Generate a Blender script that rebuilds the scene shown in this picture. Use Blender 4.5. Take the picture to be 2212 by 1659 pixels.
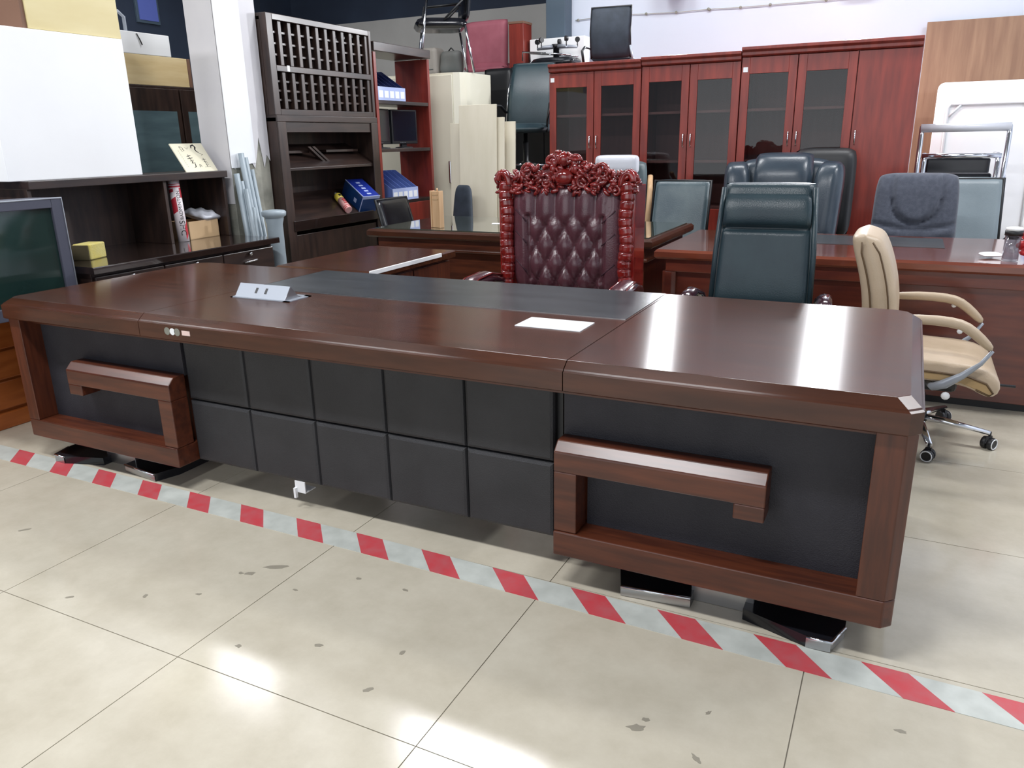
import bpy, bmesh, math, random
from mathutils import Matrix, Vector, Euler
random.seed(7)
for o in list(bpy.data.objects): bpy.data.objects.remove(o)
SC = bpy.context.scene
COL = SC.collection
PI = math.pi

# ------------------------------------------------------------------ camera
F, YAW, PIT, ROL = 1677.44, -0.465362, -0.304563, -0.019410
fw = Vector((math.sin(YAW)*math.cos(PIT), math.cos(YAW)*math.cos(PIT), math.sin(PIT)))
rt = fw.cross(Vector((0, 0, 1))).normalized(); up = rt.cross(fw)
r2 = rt*math.cos(ROL)+up*math.sin(ROL); u2 = up*math.cos(ROL)-rt*math.sin(ROL)
cam = bpy.data.cameras.new('camera'); co = bpy.data.objects.new('camera', cam); COL.objects.link(co)
cam.sensor_fit = 'HORIZONTAL'; cam.sensor_width = 36; cam.lens = F/2212*36
cam.clip_start = .05
co.matrix_world = Matrix(((r2.x, u2.x, -fw.x, 0), (r2.y, u2.y, -fw.y, 0), (r2.z, u2.z, -fw.z, 1.38), (0, 0, 0, 1)))
SC.camera = co

# ------------------------------------------------------------------ world, exposure, large lights
w = bpy.data.worlds.new('world'); SC.world = w; w.use_nodes = True
w.node_tree.nodes['Background'].inputs[0].default_value = (.80, .88, 1, 1)
w.node_tree.nodes['Background'].inputs[1].default_value = .45
vs = SC.view_settings
vs.view_transform = 'Standard'; vs.look = 'None'; vs.gamma = 1; vs.exposure = .08
try: vs.use_curve_mapping = False
except Exception: pass

def area(name, loc, rot, sx, sy, power, col=(1, 1, 1)):
    l = bpy.data.lights.new(name, 'AREA'); l.shape = 'RECTANGLE'; l.size = sx; l.size_y = sy; l.energy = power; l.color = col
    o = bpy.data.objects.new(name, l); COL.objects.link(o); o.location = loc; o.rotation_euler = rot
    return o
# daylight through the wide open shop front behind the camera
area('entrance_daylight', (-1.2, -4.6, 2.0), (math.radians(90), 0, 0), 7.0, 3.4, 100, (.94, .97, 1))
LAMPS = [(-1.6, .3, 4.42, 1.5, .35, 130), (-4.4, .3, 4.42, 1.5, .35, 100), (-6.9, .3, 4.42, 1.5, .35, 90), (-3.2, 5.35, 4.42, 1.5, .35, 80),
         (-.6, 5.9, 4.42, 1.5, .35, 70), (-5.9, 5.35, 4.42, 1.5, .35, 40), (1.9, 4.4, 4.42, 1.5, .35, 110)]
WALL_LAMPS = [(-.58, 7.92, 2.72, 110), (-2.2, 7.92, 2.75, 32)]

# ------------------------------------------------------------------ helpers
def lin(c): return tuple(((x/255)/12.92 if x/255 <= .04045 else ((x/255+.055)/1.055)**2.4) for x in c)
def rgba(c): return (*lin(c), 1)

def mat(name, c, rough=.5, metal=0, coat=0, spec=.5, c2=None, nscale=8, stretch=(1, 1, 1), bump=0, bscale=None, emit=0, trans=0, sheen=0, coat_r=.08, detail=4):
    m = bpy.data.materials.new(name); m.use_nodes = True
    nt = m.node_tree; b = nt.nodes['Principled BSDF']
    b.inputs['Base Color'].default_value = rgba(c); b.inputs['Roughness'].default_value = rough
    b.inputs['Metallic'].default_value = metal; b.inputs['Coat Weight'].default_value = coat; b.inputs['Coat Roughness'].default_value = coat_r
    b.inputs['Specular IOR Level'].default_value = spec; b.inputs['Sheen Weight'].default_value = sheen
    b.inputs['Transmission Weight'].default_value = trans
    if emit: b.inputs['Emission Color'].default_value = rgba(c); b.inputs['Emission Strength'].default_value = emit
    if c2 or bump:
        tc = nt.nodes.new('ShaderNodeTexCoord'); mp = nt.nodes.new('ShaderNodeMapping'); mp.inputs['Scale'].default_value = stretch
        nt.links.new(tc.outputs['Object'], mp.inputs[0])
    if c2:
        n = nt.nodes.new('ShaderNodeTexNoise'); n.inputs['Scale'].default_value = nscale; n.inputs['Detail'].default_value = detail
        nt.links.new(mp.outputs[0], n.inputs[0])
        r = nt.nodes.new('ShaderNodeValToRGB'); r.color_ramp.elements[0].color = rgba(c); r.color_ramp.elements[1].color = rgba(c2)
        r.color_ramp.elements[0].position = .35; r.color_ramp.elements[1].position = .68
        nt.links.new(n.outputs[0], r.inputs[0]); nt.links.new(r.outputs[0], b.inputs['Base Color'])
    if bump:
        n2 = nt.nodes.new('ShaderNodeTexNoise'); n2.inputs['Scale'].default_value = bscale or nscale*6; n2.inputs['Detail'].default_value = 3
        nt.links.new(tc.outputs['Object'], n2.inputs[0])
        bp = nt.nodes.new('ShaderNodeBump'); bp.inputs['Strength'].default_value = bump; bp.inputs['Distance'].default_value = .01
        nt.links.new(n2.outputs[0], bp.inputs['Height']); nt.links.new(bp.outputs[0], b.inputs['Normal'])
    return m
def glass_mat(name, tint, refl=.12, rough=.02):
    m = bpy.data.materials.new(name); m.use_nodes = True; nt = m.node_tree; nt.nodes.clear()
    out = nt.nodes.new('ShaderNodeOutputMaterial'); t = nt.nodes.new('ShaderNodeBsdfTransparent'); g = nt.nodes.new('ShaderNodeBsdfGlossy')
    t.inputs[0].default_value = rgba(tint); g.inputs['Roughness'].default_value = rough
    lw = nt.nodes.new('ShaderNodeLayerWeight'); lw.inputs[0].default_value = .5
    pw = nt.nodes.new('ShaderNodeMath'); pw.operation = 'POWER'; pw.inputs[1].default_value = 4; nt.links.new(lw.outputs['Facing'], pw.inputs[0])
    ad = nt.nodes.new('ShaderNodeMath'); ad.operation = 'MULTIPLY_ADD'; ad.inputs[1].default_value = .8; ad.inputs[2].default_value = .035+refl
    nt.links.new(pw.outputs[0], ad.inputs[0])
    mx = nt.nodes.new('ShaderNodeMixShader'); nt.links.new(ad.outputs[0], mx.inputs[0]); nt.links.new(t.outputs[0], mx.inputs[1]); nt.links.new(g.outputs[0], mx.inputs[2])
    nt.links.new(mx.outputs[0], out.inputs[0]); return m

M = {}
M['desk_top'] = mat('walnut_gloss_top', (60, 34, 23), .21, spec=.5, c2=(76, 43, 29), nscale=3, stretch=(1.2, 9, 9), coat_r=.14)
M['desk'] = mat('walnut_veneer', (66, 31, 19), .34, coat=.15, c2=(92, 46, 27), nscale=3.5, stretch=(1.2, 12, 12), coat_r=.2)
M['desk_v'] = mat('walnut_veneer_upright', (66, 31, 19), .34, coat=.15, c2=(92, 46, 27), nscale=3.5, stretch=(12, 12, 1.2), coat_r=.2)
M['inset'] = mat('slate_leather_inset', (50, 54, 58), .26, c2=(62, 66, 70), nscale=4, stretch=(1, 3, 1), bump=.05, bscale=300)
M['pad'] = mat('black_leather_pad', (38, 38, 41), .55, c2=(46, 46, 49), nscale=6, bump=.25, bscale=260)
M['panel'] = mat('black_leather_panel', (33, 32, 40), .6, c2=(42, 41, 48), nscale=8, bump=.25, bscale=300)
M['chrome'] = mat('chrome', (215, 217, 222), .12, 1)
M['steel'] = mat('brushed_steel', (180, 180, 182), .3, 1)
M['alu'] = mat('satin_aluminium', (152, 158, 168), .45, .3)
M['black'] = mat('black_plastic', (24, 25, 28), .45)
M['black_gloss'] = mat('black_gloss', (20, 21, 26), .18, c2=(30, 31, 36), nscale=9)
M['darkwood'] = mat('espresso_wood', (38, 28, 26), .38, coat=.25, c2=(58, 42, 36), nscale=3, stretch=(8, 1.2, 8), coat_r=.2)
M['darkwood_v'] = mat('espresso_wood_upright', (42, 31, 28), .42, coat=.15, c2=(64, 47, 40), nscale=3, stretch=(8, 8, 1.2), coat_r=.25)
M['darkgloss'] = mat('espresso_gloss_top', (34, 26, 24), .16, coat=.8, c2=(46, 34, 30), nscale=3, stretch=(8, 1.2, 8))
M['cherry'] = mat('cherry_veneer', (112, 38, 30), .36, coat=.35, c2=(138, 50, 38), nscale=2.6, stretch=(9, 9, 1), coat_r=.22)
M['cherry_in'] = mat('cherry_inside', (150, 92, 88), .5, c2=(160, 100, 96), nscale=3, stretch=(9, 9, 1))
M['redwood'] = mat('mahogany_veneer', (84, 34, 25), .3, coat=.4, c2=(108, 48, 32), nscale=3, stretch=(1.2, 9, 9), coat_r=.15)
M['redtop'] = mat('mahogany_gloss_top', (104, 52, 38), .16, coat=.8, c2=(126, 66, 46), nscale=3, stretch=(1.2, 9, 9))
M['carved'] = mat('carved_rosewood', (136, 32, 28), .14, coat=1, c2=(100, 20, 18), nscale=18, coat_r=.04)
M['burg'] = mat('burgundy_leather', (78, 44, 52), .24, coat=.4, c2=(92, 54, 62), nscale=10, bump=.15, bscale=180, coat_r=.2)
M['burgdark'] = mat('burgundy_cloth', (56, 26, 38), .7, c2=(66, 34, 46), nscale=60)
M['green'] = mat('teal_black_leather', (36, 52, 60), .36, c2=(46, 64, 70), nscale=5, bump=.12, bscale=200)
M['blueleather'] = mat('slate_leather', (44, 55, 66), .3, coat=.2, c2=(54, 66, 76), nscale=5, bump=.1, bscale=160, coat_r=.2)
M['fabric'] = mat('charcoal_fabric', (64, 69, 82), .85, c2=(78, 83, 96), nscale=40, sheen=.3, bump=.3, bscale=300)
M['greyleather'] = mat('grey_green_leather', (84, 98, 102), .34, c2=(60, 76, 84), nscale=4, bump=.1, bscale=150)
M['palegrey'] = mat('pale_grey_leather', (116, 128, 134), .36, c2=(128, 140, 146), nscale=4, bump=.1, bscale=150)
M['tan'] = mat('tan_leather', (180, 160, 134), .42, c2=(192, 172, 148), nscale=6, bump=.12, bscale=160)
M['tan_dark'] = mat('tan_leather_side', (168, 140, 96), .5, c2=(178, 150, 108), nscale=6, bump=.12, bscale=160)
M['piping'] = mat('dark_piping', (92, 70, 44), .5)
M['burgwood'] = mat('burgundy_lacquer', (52, 22, 32), .12, coat=1)
M['white'] = mat('white_laminate', (242, 243, 244), .5, c2=(246, 247, 248), nscale=2)
M['paper'] = mat('white_paper', (240, 242, 245), .7)
M['cream'] = mat('cream_laminate', (222, 214, 192), .45, c2=(230, 222, 202), nscale=2, stretch=(6, 6, 1))
M['creamgloss'] = mat('cream_gloss', (214, 210, 192), .18, coat=.5)
M['pine'] = mat('pine_board', (226, 204, 158), .55, c2=(212, 186, 136), nscale=3, stretch=(6, 1, 8))
M['paleyellow'] = mat('pale_yellow_board', (226, 212, 164), .55, c2=(218, 202, 150), nscale=2, stretch=(1, 1, 4))
M['brown'] = mat('brown_shade_and_edge', (120, 88, 70), .6)  # shade put into the colour of box sides; plain brown on the lid edge
M['kraft'] = mat('cardboard', (192, 160, 120), .7, c2=(202, 170, 130), nscale=6)
M['orange'] = mat('honey_wood', (150, 78, 32), .4, coat=.2, c2=(174, 98, 46), nscale=3, stretch=(8, 1, 8))
M['walnutboard'] = mat('brown_board', (140, 106, 84), .5, c2=(160, 126, 100), nscale=3, stretch=(8, 8, .7))
M['teal'] = mat('dark_teal_glass', (86, 106, 112), .25, c2=(98, 120, 126), nscale=3, stretch=(1, 1, 6))
M['tvgrey'] = mat('tv_grey_plastic', (72, 74, 88), .45)
M['screen'] = mat('tv_dark_screen', (26, 44, 42), .08, coat=.4, c2=(34, 54, 50), nscale=2)
M['monitor'] = mat('monitor_screen', (22, 26, 38), .15)
M['redtape'] = mat('red_tape', (192, 66, 74), .5, c2=(184, 86, 92), nscale=20)
M['whitetape'] = mat('white_tape', (196, 200, 194), .35, c2=(178, 182, 176), nscale=14)
M['stain'] = mat('floor_stain', (142, 136, 122), .6)
M['bluebox'] = mat('blue_card', (28, 44, 140), .3, coat=.3, c2=(36, 60, 158), nscale=5)
M['bluedark'] = mat('blue_card_side', (22, 60, 116), .3, coat=.3)
M['bluetray'] = mat('blue_plastic', (104, 128, 196), .4)
M['bluehole'] = mat('navy_plastic', (40, 52, 100), .5)
M['lightblue'] = mat('pale_blue_plastic', (176, 190, 232), .4)
M['yellow'] = mat('yellow_can', (226, 204, 78), .3)
M['pink'] = mat('pink_can', (226, 160, 158), .3, c2=(236, 190, 186), nscale=12)
M['red'] = mat('red_plastic', (190, 36, 44), .35)
M['redflower'] = mat('red_mesh', (222, 56, 62), .5)
M['foam'] = mat('yellow_foam', (196, 184, 118), .9, c2=(200, 184, 100), nscale=30, bump=.3, bscale=120)
M['foamdark'] = mat('dark_brown_foam', (74, 66, 44), .95)
M['concrete'] = mat('worn_concrete', (132, 132, 122), .85, c2=(170, 168, 156), nscale=7, bump=.4, bscale=40)
M['wall'] = mat('painted_wall', (218, 226, 240), .7, c2=(224, 231, 243), nscale=1.2, bump=.05, bscale=30)
M['pillarwall'] = mat('pillar_paint', (212, 210, 214), .7, c2=(220, 218, 220), nscale=3)
M['wallgrey'] = mat('grey_white_wall', (186, 184, 180), .8, c2=(196, 194, 190), nscale=2)
M['wallred'] = mat('pink_upholstery', (158, 84, 98), .6, c2=(170, 96, 110), nscale=7)
M['darkwall'] = mat('dark_blue_wall', (34, 44, 62), .7, c2=(46, 58, 78), nscale=1.2)
M['bluegrey'] = mat('blue_grey_steel_paint', (74, 90, 104), .45)
M['ceiling'] = mat('ceiling_grey', (120, 124, 130), .8)
M['lampwhite'] = mat('lamp_housing', (236, 236, 236), .4)
M['blueglow'] = mat('blue_glow', (84, 98, 170), .5, emit=.16)  # blue glow put into the slits by emission
M['pipe'] = mat('grey_plastic_pipe', (158, 170, 178), .4, c2=(142, 154, 162), nscale=5)
M['ink'] = mat('black_ink', (30, 26, 24), .7)
M['inklight'] = mat('faint_ink', (150, 142, 110), .7)
M['plaque'] = mat('cream_plaque', (238, 232, 206), .3, coat=.3)
M['mesh'] = mat('black_mesh', (42, 50, 60), .7, c2=(54, 62, 74), nscale=12)
M['lightwood'] = mat('light_wood', (214, 178, 138), .55, c2=(200, 162, 122), nscale=4, stretch=(9, 9, 1))
M['glass'] = glass_mat('clear_glass', (214, 218, 218), .0, 0)
M['tumbler'] = glass_mat('tumbler_glass', (226, 226, 230), .05)
M['plateglass'] = mat('tabletop_glass', (70, 78, 70), .06, coat=1, coat_r=.02)
M['badred'] = mat('badminton_red', (186, 44, 58), .4)
M['badwhite'] = mat('badminton_white', (236, 226, 228), .4)
M['seal'] = mat('holographic_seal', (150, 152, 144), .25, .5)
M['sealw'] = mat('white_seal', (232, 234, 236), .4)
M['pinktag'] = mat('pink_tag', (222, 196, 190), .6)
M['greybag'] = mat('clear_plastic_bag', (206, 208, 216), .25)
M['boxdark'] = mat('grey_box', (112, 112, 108), .6, c2=(98, 104, 102), nscale=6)
M['boxcream'] = mat('cream_grey_box', (156, 150, 142), .6)
M['grout'] = mat('grout', (134, 128, 116), .8)

def tile_mat():
    m = bpy.data.materials.new('polished_tile'); m.use_nodes = True; nt = m.node_tree; b = nt.nodes['Principled BSDF']
    tc = nt.nodes.new('ShaderNodeTexCoord'); oi = nt.nodes.new('ShaderNodeObjectInfo')
    ad = nt.nodes.new('ShaderNodeVectorMath'); ad.operation = 'ADD'
    nt.links.new(tc.outputs['Object'], ad.inputs[0]); nt.links.new(oi.outputs['Location'], ad.inputs[1])
    n = nt.nodes.new('ShaderNodeTexNoise'); n.inputs['Scale'].default_value = 5; n.inputs['Detail'].default_value = 8; n.inputs['Roughness'].default_value = .7
    nt.links.new(ad.outputs[0], n.inputs[0])
    r = nt.nodes.new('ShaderNodeValToRGB'); r.color_ramp.elements[0].color = rgba((186, 178, 160)); r.color_ramp.elements[1].color = rgba((203, 196, 179))
    r.color_ramp.elements[0].position = .3; r.color_ramp.elements[1].position = .7
    nt.links.new(n.outputs[0], r.inputs[0]); nt.links.new(r.outputs[0], b.inputs['Base Color'])
    n2 = nt.nodes.new('ShaderNodeTexNoise'); n2.inputs['Scale'].default_value = 3; nt.links.new(ad.outputs[0], n2.inputs[0])
    mr = nt.nodes.new('ShaderNodeMapRange'); mr.inputs[3].default_value = .10; mr.inputs[4].default_value = .2
    nt.links.new(n2.outputs[0], mr.inputs[0]); nt.links.new(mr.outputs[0], b.inputs['Roughness']); b.inputs['Specular IOR Level'].default_value = .75
    return m
M['tile'] = tile_mat()
# lacquered tops carry fine wiping marks along their length, so highlights stretch across the depth
for k_ in ('desk_top', 'inset'):
    nt_ = M[k_].node_tree; b_ = nt_.nodes['Principled BSDF']; b_.inputs['Anisotropic'].default_value = .85
    tv = nt_.nodes.new('ShaderNodeCombineXYZ'); tv.inputs[1].default_value = .894; tv.inputs[2].default_value = .447; nt_.links.new(tv.outputs[0], b_.inputs['Tangent'])

class MB:
    def __init__(s): s.v = []; s.f = []; s.sm = []
    def add(s, vs, fs, T=None, smooth=False):
        n = len(s.v)
        s.v += [tuple(T @ Vector(p)) if T else tuple(p) for p in vs]
        s.f += [tuple(i+n for i in f) for f in fs]; s.sm += [smooth]*len(fs); return s
    def box(s, x0, x1, y0, y1, z0, z1, T=None):
        return s.add([(x0, y0, z0), (x1, y0, z0), (x1, y1, z0), (x0, y1, z0), (x0, y0, z1), (x1, y0, z1), (x1, y1, z1), (x0, y1, z1)],
                     [(0, 3, 2, 1), (4, 5, 6, 7), (0, 1, 5, 4), (1, 2, 6, 5), (2, 3, 7, 6), (3, 0, 4, 7)], T)
    def loft(s, rings, T=None, smooth=False, cap=True, closed=True):
        n = len(rings[0]); vs = [p for r in rings for p in r]; fs = []
        for k in range(len(rings)-1):
            for i in range(n if closed else n-1):
                j = (i+1) % n; fs.append((k*n+i, k*n+j, (k+1)*n+j, (k+1)*n+i))
        if cap:
            s.add(vs, fs, T, smooth); m = len(s.v)-len(vs); e = (len(rings)-1)*n
            s.f += [tuple(m+i for i in reversed(range(n))), tuple(m+e+i for i in range(n))]; s.sm += [False, False]; return s
        return s.add(vs, fs, T, smooth)
    def prism(s, poly, a, b, axis='z', T=None):
        def P(u, v, h): return {'z': (u, v, h), 'y': (u, h, v), 'x': (h, u, v)}[axis]
        return s.loft([[P(u, v, a) for u, v in poly], [P(u, v, b) for u, v in poly]], T)
    def tube(s, path, r, n=8, T=None, closed=False, cap=True, flat=1.0):
        path = [Vector(p) for p in path]; k = len(path); rings = []; nrm = None
        for i, p in enumerate(path):
            if closed: t = path[(i+1) % k]-path[i-1]
            else: t = path[min(i+1, k-1)]-path[max(i-1, 0)]
            t.normalize()
            if nrm is None:
                nrm = t.orthogonal().normalized() if abs(t.z) > .9 else Vector((0, 0, 1))
            nrm = (nrm-t*nrm.dot(t)); nrm = nrm.normalized() if nrm.length > 1e-6 else t.orthogonal().normalized()
            bn = t.cross(nrm); rr = r[i] if isinstance(r, (list, tuple)) else r
            rings.append([tuple(p+(nrm*math.cos(a)*flat+bn*math.sin(a))*rr) for a in (2*PI*j/n for j in range(n))])
        if closed: rings.append(rings[0])
        return s.loft(rings, T, True, cap and not closed)
    def lathe(s, prof, n=20, T=None, smooth=True):
        return s.loft([[(r*math.cos(2*PI*j/n), r*math.sin(2*PI*j/n), z) for j in range(n)] for r, z in prof], T, smooth)
    def ball(s, c, rx, ry, rz, n=8, T=None):
        m = max(4, n*2//3); X = Matrix.Translation(c) @ Matrix.Diagonal((rx, ry, rz, 1)); X = T @ X if T else X
        return s.lathe([(max(.02, math.sin(PI*k/m)), -math.cos(PI*k/m)) for k in range(m+1)], n, X)
    def cushion(s, w, h, t, T=None, p=4, k=.06, nx=12, nz=14, bend=None, front=None, tw=1.0, e=.4, back=1.0):
        fr = []; bk = []
        for j in range(nz+1):
            v = -1+2*j/nz; v = math.sin(v*PI/2)*.35+v*.65
            for i in range(nx+1):
                u = -1+2*i/nx; u = math.sin(u*PI/2)*.35+u*.65
                ww = w/2*(1+(tw-1)*(v+1)/2)
                x = ww*u*(1-k*abs(v)**6); z = h/2*(1+v*(1-k*abs(u)**6))
                T_ = t/2*(max(0, (1-abs(u)**p)*(1-abs(v)**p)))**e
                y0 = bend(x, z) if bend else 0
                f_ = front(x, z, u, v) if front else 0
                fr.append((x, y0-T_+f_*min(1, T_/(t*.3)), z)); bk.append((x, y0+T_*back, z))
        N = (nx+1)*(nz+1); fs = []
        for j in range(nz):
            for i in range(nx):
                a = j*(nx+1)+i; b = a+1; c = a+nx+2; d = a+nx+1
                fs.append((a, b, c, d)); fs.append((N+a, N+d, N+c, N+b))
        per = [i for i in range(nx+1)]+[j*(nx+1)+nx for j in range(1, nz+1)]+[nz*(nx+1)+i for i in range(nx-1, -1, -1)]+[j*(nx+1) for j in range(nz-1, 0, -1)]
        for a, b in zip(per, per[1:]+per[:1]): fs.append((a, N+a, N+b, b))
        return s.add(fr+bk, fs, T, True)
    def build(s, name, m, parent=None, bevel=0, seg=2, T=None):
        me = bpy.data.meshes.new(name); me.from_pydata([tuple(T @ Vector(p)) for p in s.v] if T else s.v, [], s.f); me.validate()
        if len(me.polygons) == len(s.sm): me.polygons.foreach_set('use_smooth', s.sm)
        bm = bmesh.new(); bm.from_mesh(me); bmesh.ops.recalc_face_normals(bm, faces=bm.faces); bm.to_mesh(me); bm.free()
        me.materials.append(M[m] if isinstance(m, str) else m)
        o = bpy.data.objects.new(name, me); COL.objects.link(o)
        if parent: o.parent = parent
        if bevel:
            b = o.modifiers.new('bevel', 'BEVEL'); b.width = bevel; b.segments = seg; b.limit_method = 'ANGLE'; b.angle_limit = math.radians(40)
        return o
def box(name, m, parent, x0, x1, y0, y1, z0, z1, bevel=.003, T=None): return MB().box(x0, x1, y0, y1, z0, z1, T).build(name, m, parent, bevel)
def tag(o, label, cat, group=None):
    o['label'] = label; o['category'] = cat
    if group: o['group'] = group
    return o
def thing(name, label, cat, loc=(0, 0, 0), rz=0, group=None):
    o = bpy.data.objects.new(name, None); o.empty_display_size = .1; COL.objects.link(o)
    o.location = loc; o.rotation_euler = (0, 0, rz); return tag(o, label, cat, group)
def struct(o): o['kind'] = 'structure'; return o
def clone(o, parent, loc=None, rot=None):
    c = o.copy(); COL.objects.link(c); c.parent = parent
    if loc is not None: c.location = loc
    if rot is not None: c.rotation_euler = rot
    return c
def Tr(x=0, y=0, z=0, rx=0, ry=0, rz=0): return Matrix.Translation((x, y, z)) @ Euler((rx, ry, rz)).to_matrix().to_4x4()
def arc(c, r, a0, a1, n, plane='xz'):
    out = []
    for i in range(n+1):
        a = math.radians(a0+(a1-a0)*i/n); u, v = r*math.cos(a), r*math.sin(a)
        out.append({'xz': (c[0]+u, c[1], c[2]+v), 'yz': (c[0], c[1]+u, c[2]+v), 'xy': (c[0]+u, c[1]+v, c[2])}[plane])
    return out

# ------------------------------------------------------------------ the setting
fl = struct(MB().box(-8, 3.5, -5, 9.4, -.06, -.003).build('floor', 'grout'))
tile_me = None
for i in range(13):
    for j in range(15):
        x, y = -7.3+.8*i, -1.958+.8*j
        if y > 8: continue
        if tile_me is None:
            t0 = MB().box(-.3985, .3985, -.3985, .3985, -.012, 0).build('floor_tile', 'tile', fl); tile_me = t0.data
            t0.location = (x+.4, y+.4, 0)
        else:
            o = bpy.data.objects.new('floor_tile', tile_me); COL.objects.link(o); o.parent = fl; o.location = (x+.4, y+.4, 0)
struct(MB().box(-3.3, 3.5, 8.1, 8.25, 0, 4.5).build('wall_back', 'wall'))
struct(MB().box(-8, -3.3, 9.3, 9.4, 0, 2.92).build('wall_recess', 'wallgrey'))
struct(MB().box(-8, -3.3, 9.3, 9.4, 2.92, 4.5).build('wall_recess_upper', 'darkwall'))
struct(MB().box(-3.45, -3.3, 8.25, 9.4, 0, 4.5).build('wall_recess_side', 'wallgrey'))
wl = struct(MB().box(-8.15, -8, -5, 9.4, 0, 4.5).build('wall_left', 'darkwall'))
struct(MB().box(3.5, 3.65, -5, 8.25, 0, 4.5).build('wall_right', 'wall'))
struct(MB().box(-8.15, 3.65, -5, 9.4, 4.5, 4.6).build('ceiling', 'ceiling'))
struct(MB().box(-3.51, -3.3, 7.92, 8.1, 0, 4.5).build('wall_column', 'bluegrey', bevel=.005))
for i, (y, z0, z1, wd) in enumerate(((6.85, 2.75, 3.5, .25), (8.0, 2.6, 3.6, .12), (8.35, 2.6, 3.6, .1))):  # made-up slits, added to carry the blue glow in the dark depth
    wn = struct(box('glow_slit_%d' % (i+1), 'bluegrey', None, -8.0, -7.97, y-wd/2-.03, y+wd/2+.03, z0-.03, z1+.03))
    box('pane', 'blueglow', wn, -7.97, -7.96, y-wd/2, y+wd/2, z0, z1, 0)
# white painted pillar, paper pasted round it, bare concrete below
pl = struct(MB().box(-4.31, -4.07, 3.99, 4.355, 0, 4.5).build('wall_pillar', 'concrete', bevel=.004))
pr = []
for k in range(13): pr.append((4.358-.37*k/12, 1.22+.10*(math.sin(k*2.1)*.5+.5)+(.16 if 2 < k < 5 else 0)*(k % 2)))
ps = MB().add([(-4.067, y, z) for y, z in pr]+[(-4.067, y, 4.5) for y, z in pr], [(i, i+1, 14+i, 13+i) for i in range(12)]).build('paint_coat', 'pillarwall', pl)
sol = ps.modifiers.new('solid', 'SOLIDIFY'); sol.thickness = .003
ps2 = MB().box(-4.312, -4.07, 3.986, 3.99, 1.0, 4.5).build('paint_coat', 'pillarwall', pl)
pp = MB().add([(-4.062, 3.985, 1.235), (-4.062, 4.06, 1.235), (-4.062, 4.062, 1.25), (-4.062, 4.21, 1.262), (-4.062, 4.21, 4.4), (-4.062, 3.985, 4.4)], [(0, 1, 2, 3, 4, 5)]).build('pasted_paper', 'paper', pl)
sol = pp.modifiers.new('solid', 'SOLIDIFY'); sol.thickness = .003
# thin cable clipped along the back wall
cb = thing('wall_cable', 'thin grey cable clipped along the white back wall', 'cable', (-3.2, 8.09, 2.53))
K = 8.09/7.58
pts = [(x*K+3.2, 1.38+(z-1.38)*K-2.53) for x, z in ((-3.05, 2.46), (-2.65, 2.475), (-2.07, 2.452), (-1.78, 2.455), (-1.5, 2.447), (-1.23, 2.446), (-.946, 2.444), (0, 2.44), (1.2, 2.45))]
MB().tube([(x, -.003, z) for x, z in pts], .004, 5).build('cable', 'wallgrey', cb)
for x, z in ((-3.02, 2.46), (-2.35, 2.462), (-2.07, 2.452), (-1.78, 2.457), (-1.77, 2.45), (-1.5, 2.447), (-1.25, 2.447), (-.8, 2.444)):
    MB().ball((x*K+3.2, -.006, 1.38+(z-1.38)*K-2.53), .014, .008, .014, 6).build('cable_clip', 'concrete', cb)

# ceiling lamps and flood lamps (the light of the place)
for x, y, z, sx, sy, pw in LAMPS:
    t = thing('ceiling_lamp', 'long white ceiling lamp hung above the furniture', 'lamp', (x, y, z+.08), 0, 'ceiling lamps')
    MB().prism([(-sy/2-.03, -.05), (sy/2+.03, -.05), (sy/4, .04), (-sy/4, .04)], -sx/2-.02, sx/2+.02, 'x').build('lamp_housing', 'lampwhite', t)
    a = area('lamp_light', (x, y, z+.02), (0, 0, 0), sx, sy, pw, (.97, .98, 1))
for x, y, z, pw in WALL_LAMPS:
    t = thing('flood_lamp', 'white flood lamp fixed high on the back wall', 'lamp', (x, y, z), 0, 'flood lamps')
    MB().box(-.12, .12, .0, .08, -.1, .12).build('lamp_housing', 'lampwhite', t, .01)
    MB().box(-.03, .03, .08, .175, -.02, .02).build('bracket', 'steel', t)
    a = area('flood_light', (x, y-.05, z), (math.radians(-72), 0, 0), .14, .18, pw, (.95, .97, 1))

# stains: small flat dirt marks on the tiles
def stain(x, y, rx, ry, rot=0, seed=0):
    rnd = random.Random(seed); n = 12
    ring = [(x+math.cos(rot)*rx*a_*math.cos(t)-math.sin(rot)*ry*a_*math.sin(t), y+math.sin(rot)*rx*a_*math.cos(t)+math.cos(rot)*ry*a_*math.sin(t)) for t, a_ in ((2*PI*k/n, rnd.uniform(.6, 1.1)) for k in range(n))]
    MB().prism(ring, -.001, .0006).build('stain', 'stain', fl)
for k, (x, y, rx, ry, r) in enumerate(((-1.79, 1.735, .045, .014, .5), (-1.84, 1.665, .02, .012, .4), (-1.87, 1.655, .01, .008, 0), (-1.58, 1.353, .012, .008, 0), (-1.13, 1.528, .008, .014, 0),
        (-1.37, 1.453, .016, .007, .3), (-1.126, 1.358, .016, .009, .8), (-.43, 1.561, .014, .009, .2), (-.443, 1.525, .024, .014, .3), (-.286, 1.487, .02, .008, -.7), (-1.304, 1.8, .012, .007, 0),
        (-1.484, 1.793, .012, .007, 0), (-2.27, 1.312, .016, .007, .6), (-2.86, 1.54, .03, .008, .8), (.136, 1.783, .016, .007, 0), (-.296, 1.651, .01, .005, 1), (-1.63, 1.651, .012, .006, 0), (-1.9, 1.5, .012, .006, .4), (-2.05, 1.42, .008, .014, .4))):
    stain(x, y, rx, ry, r, k)

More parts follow.
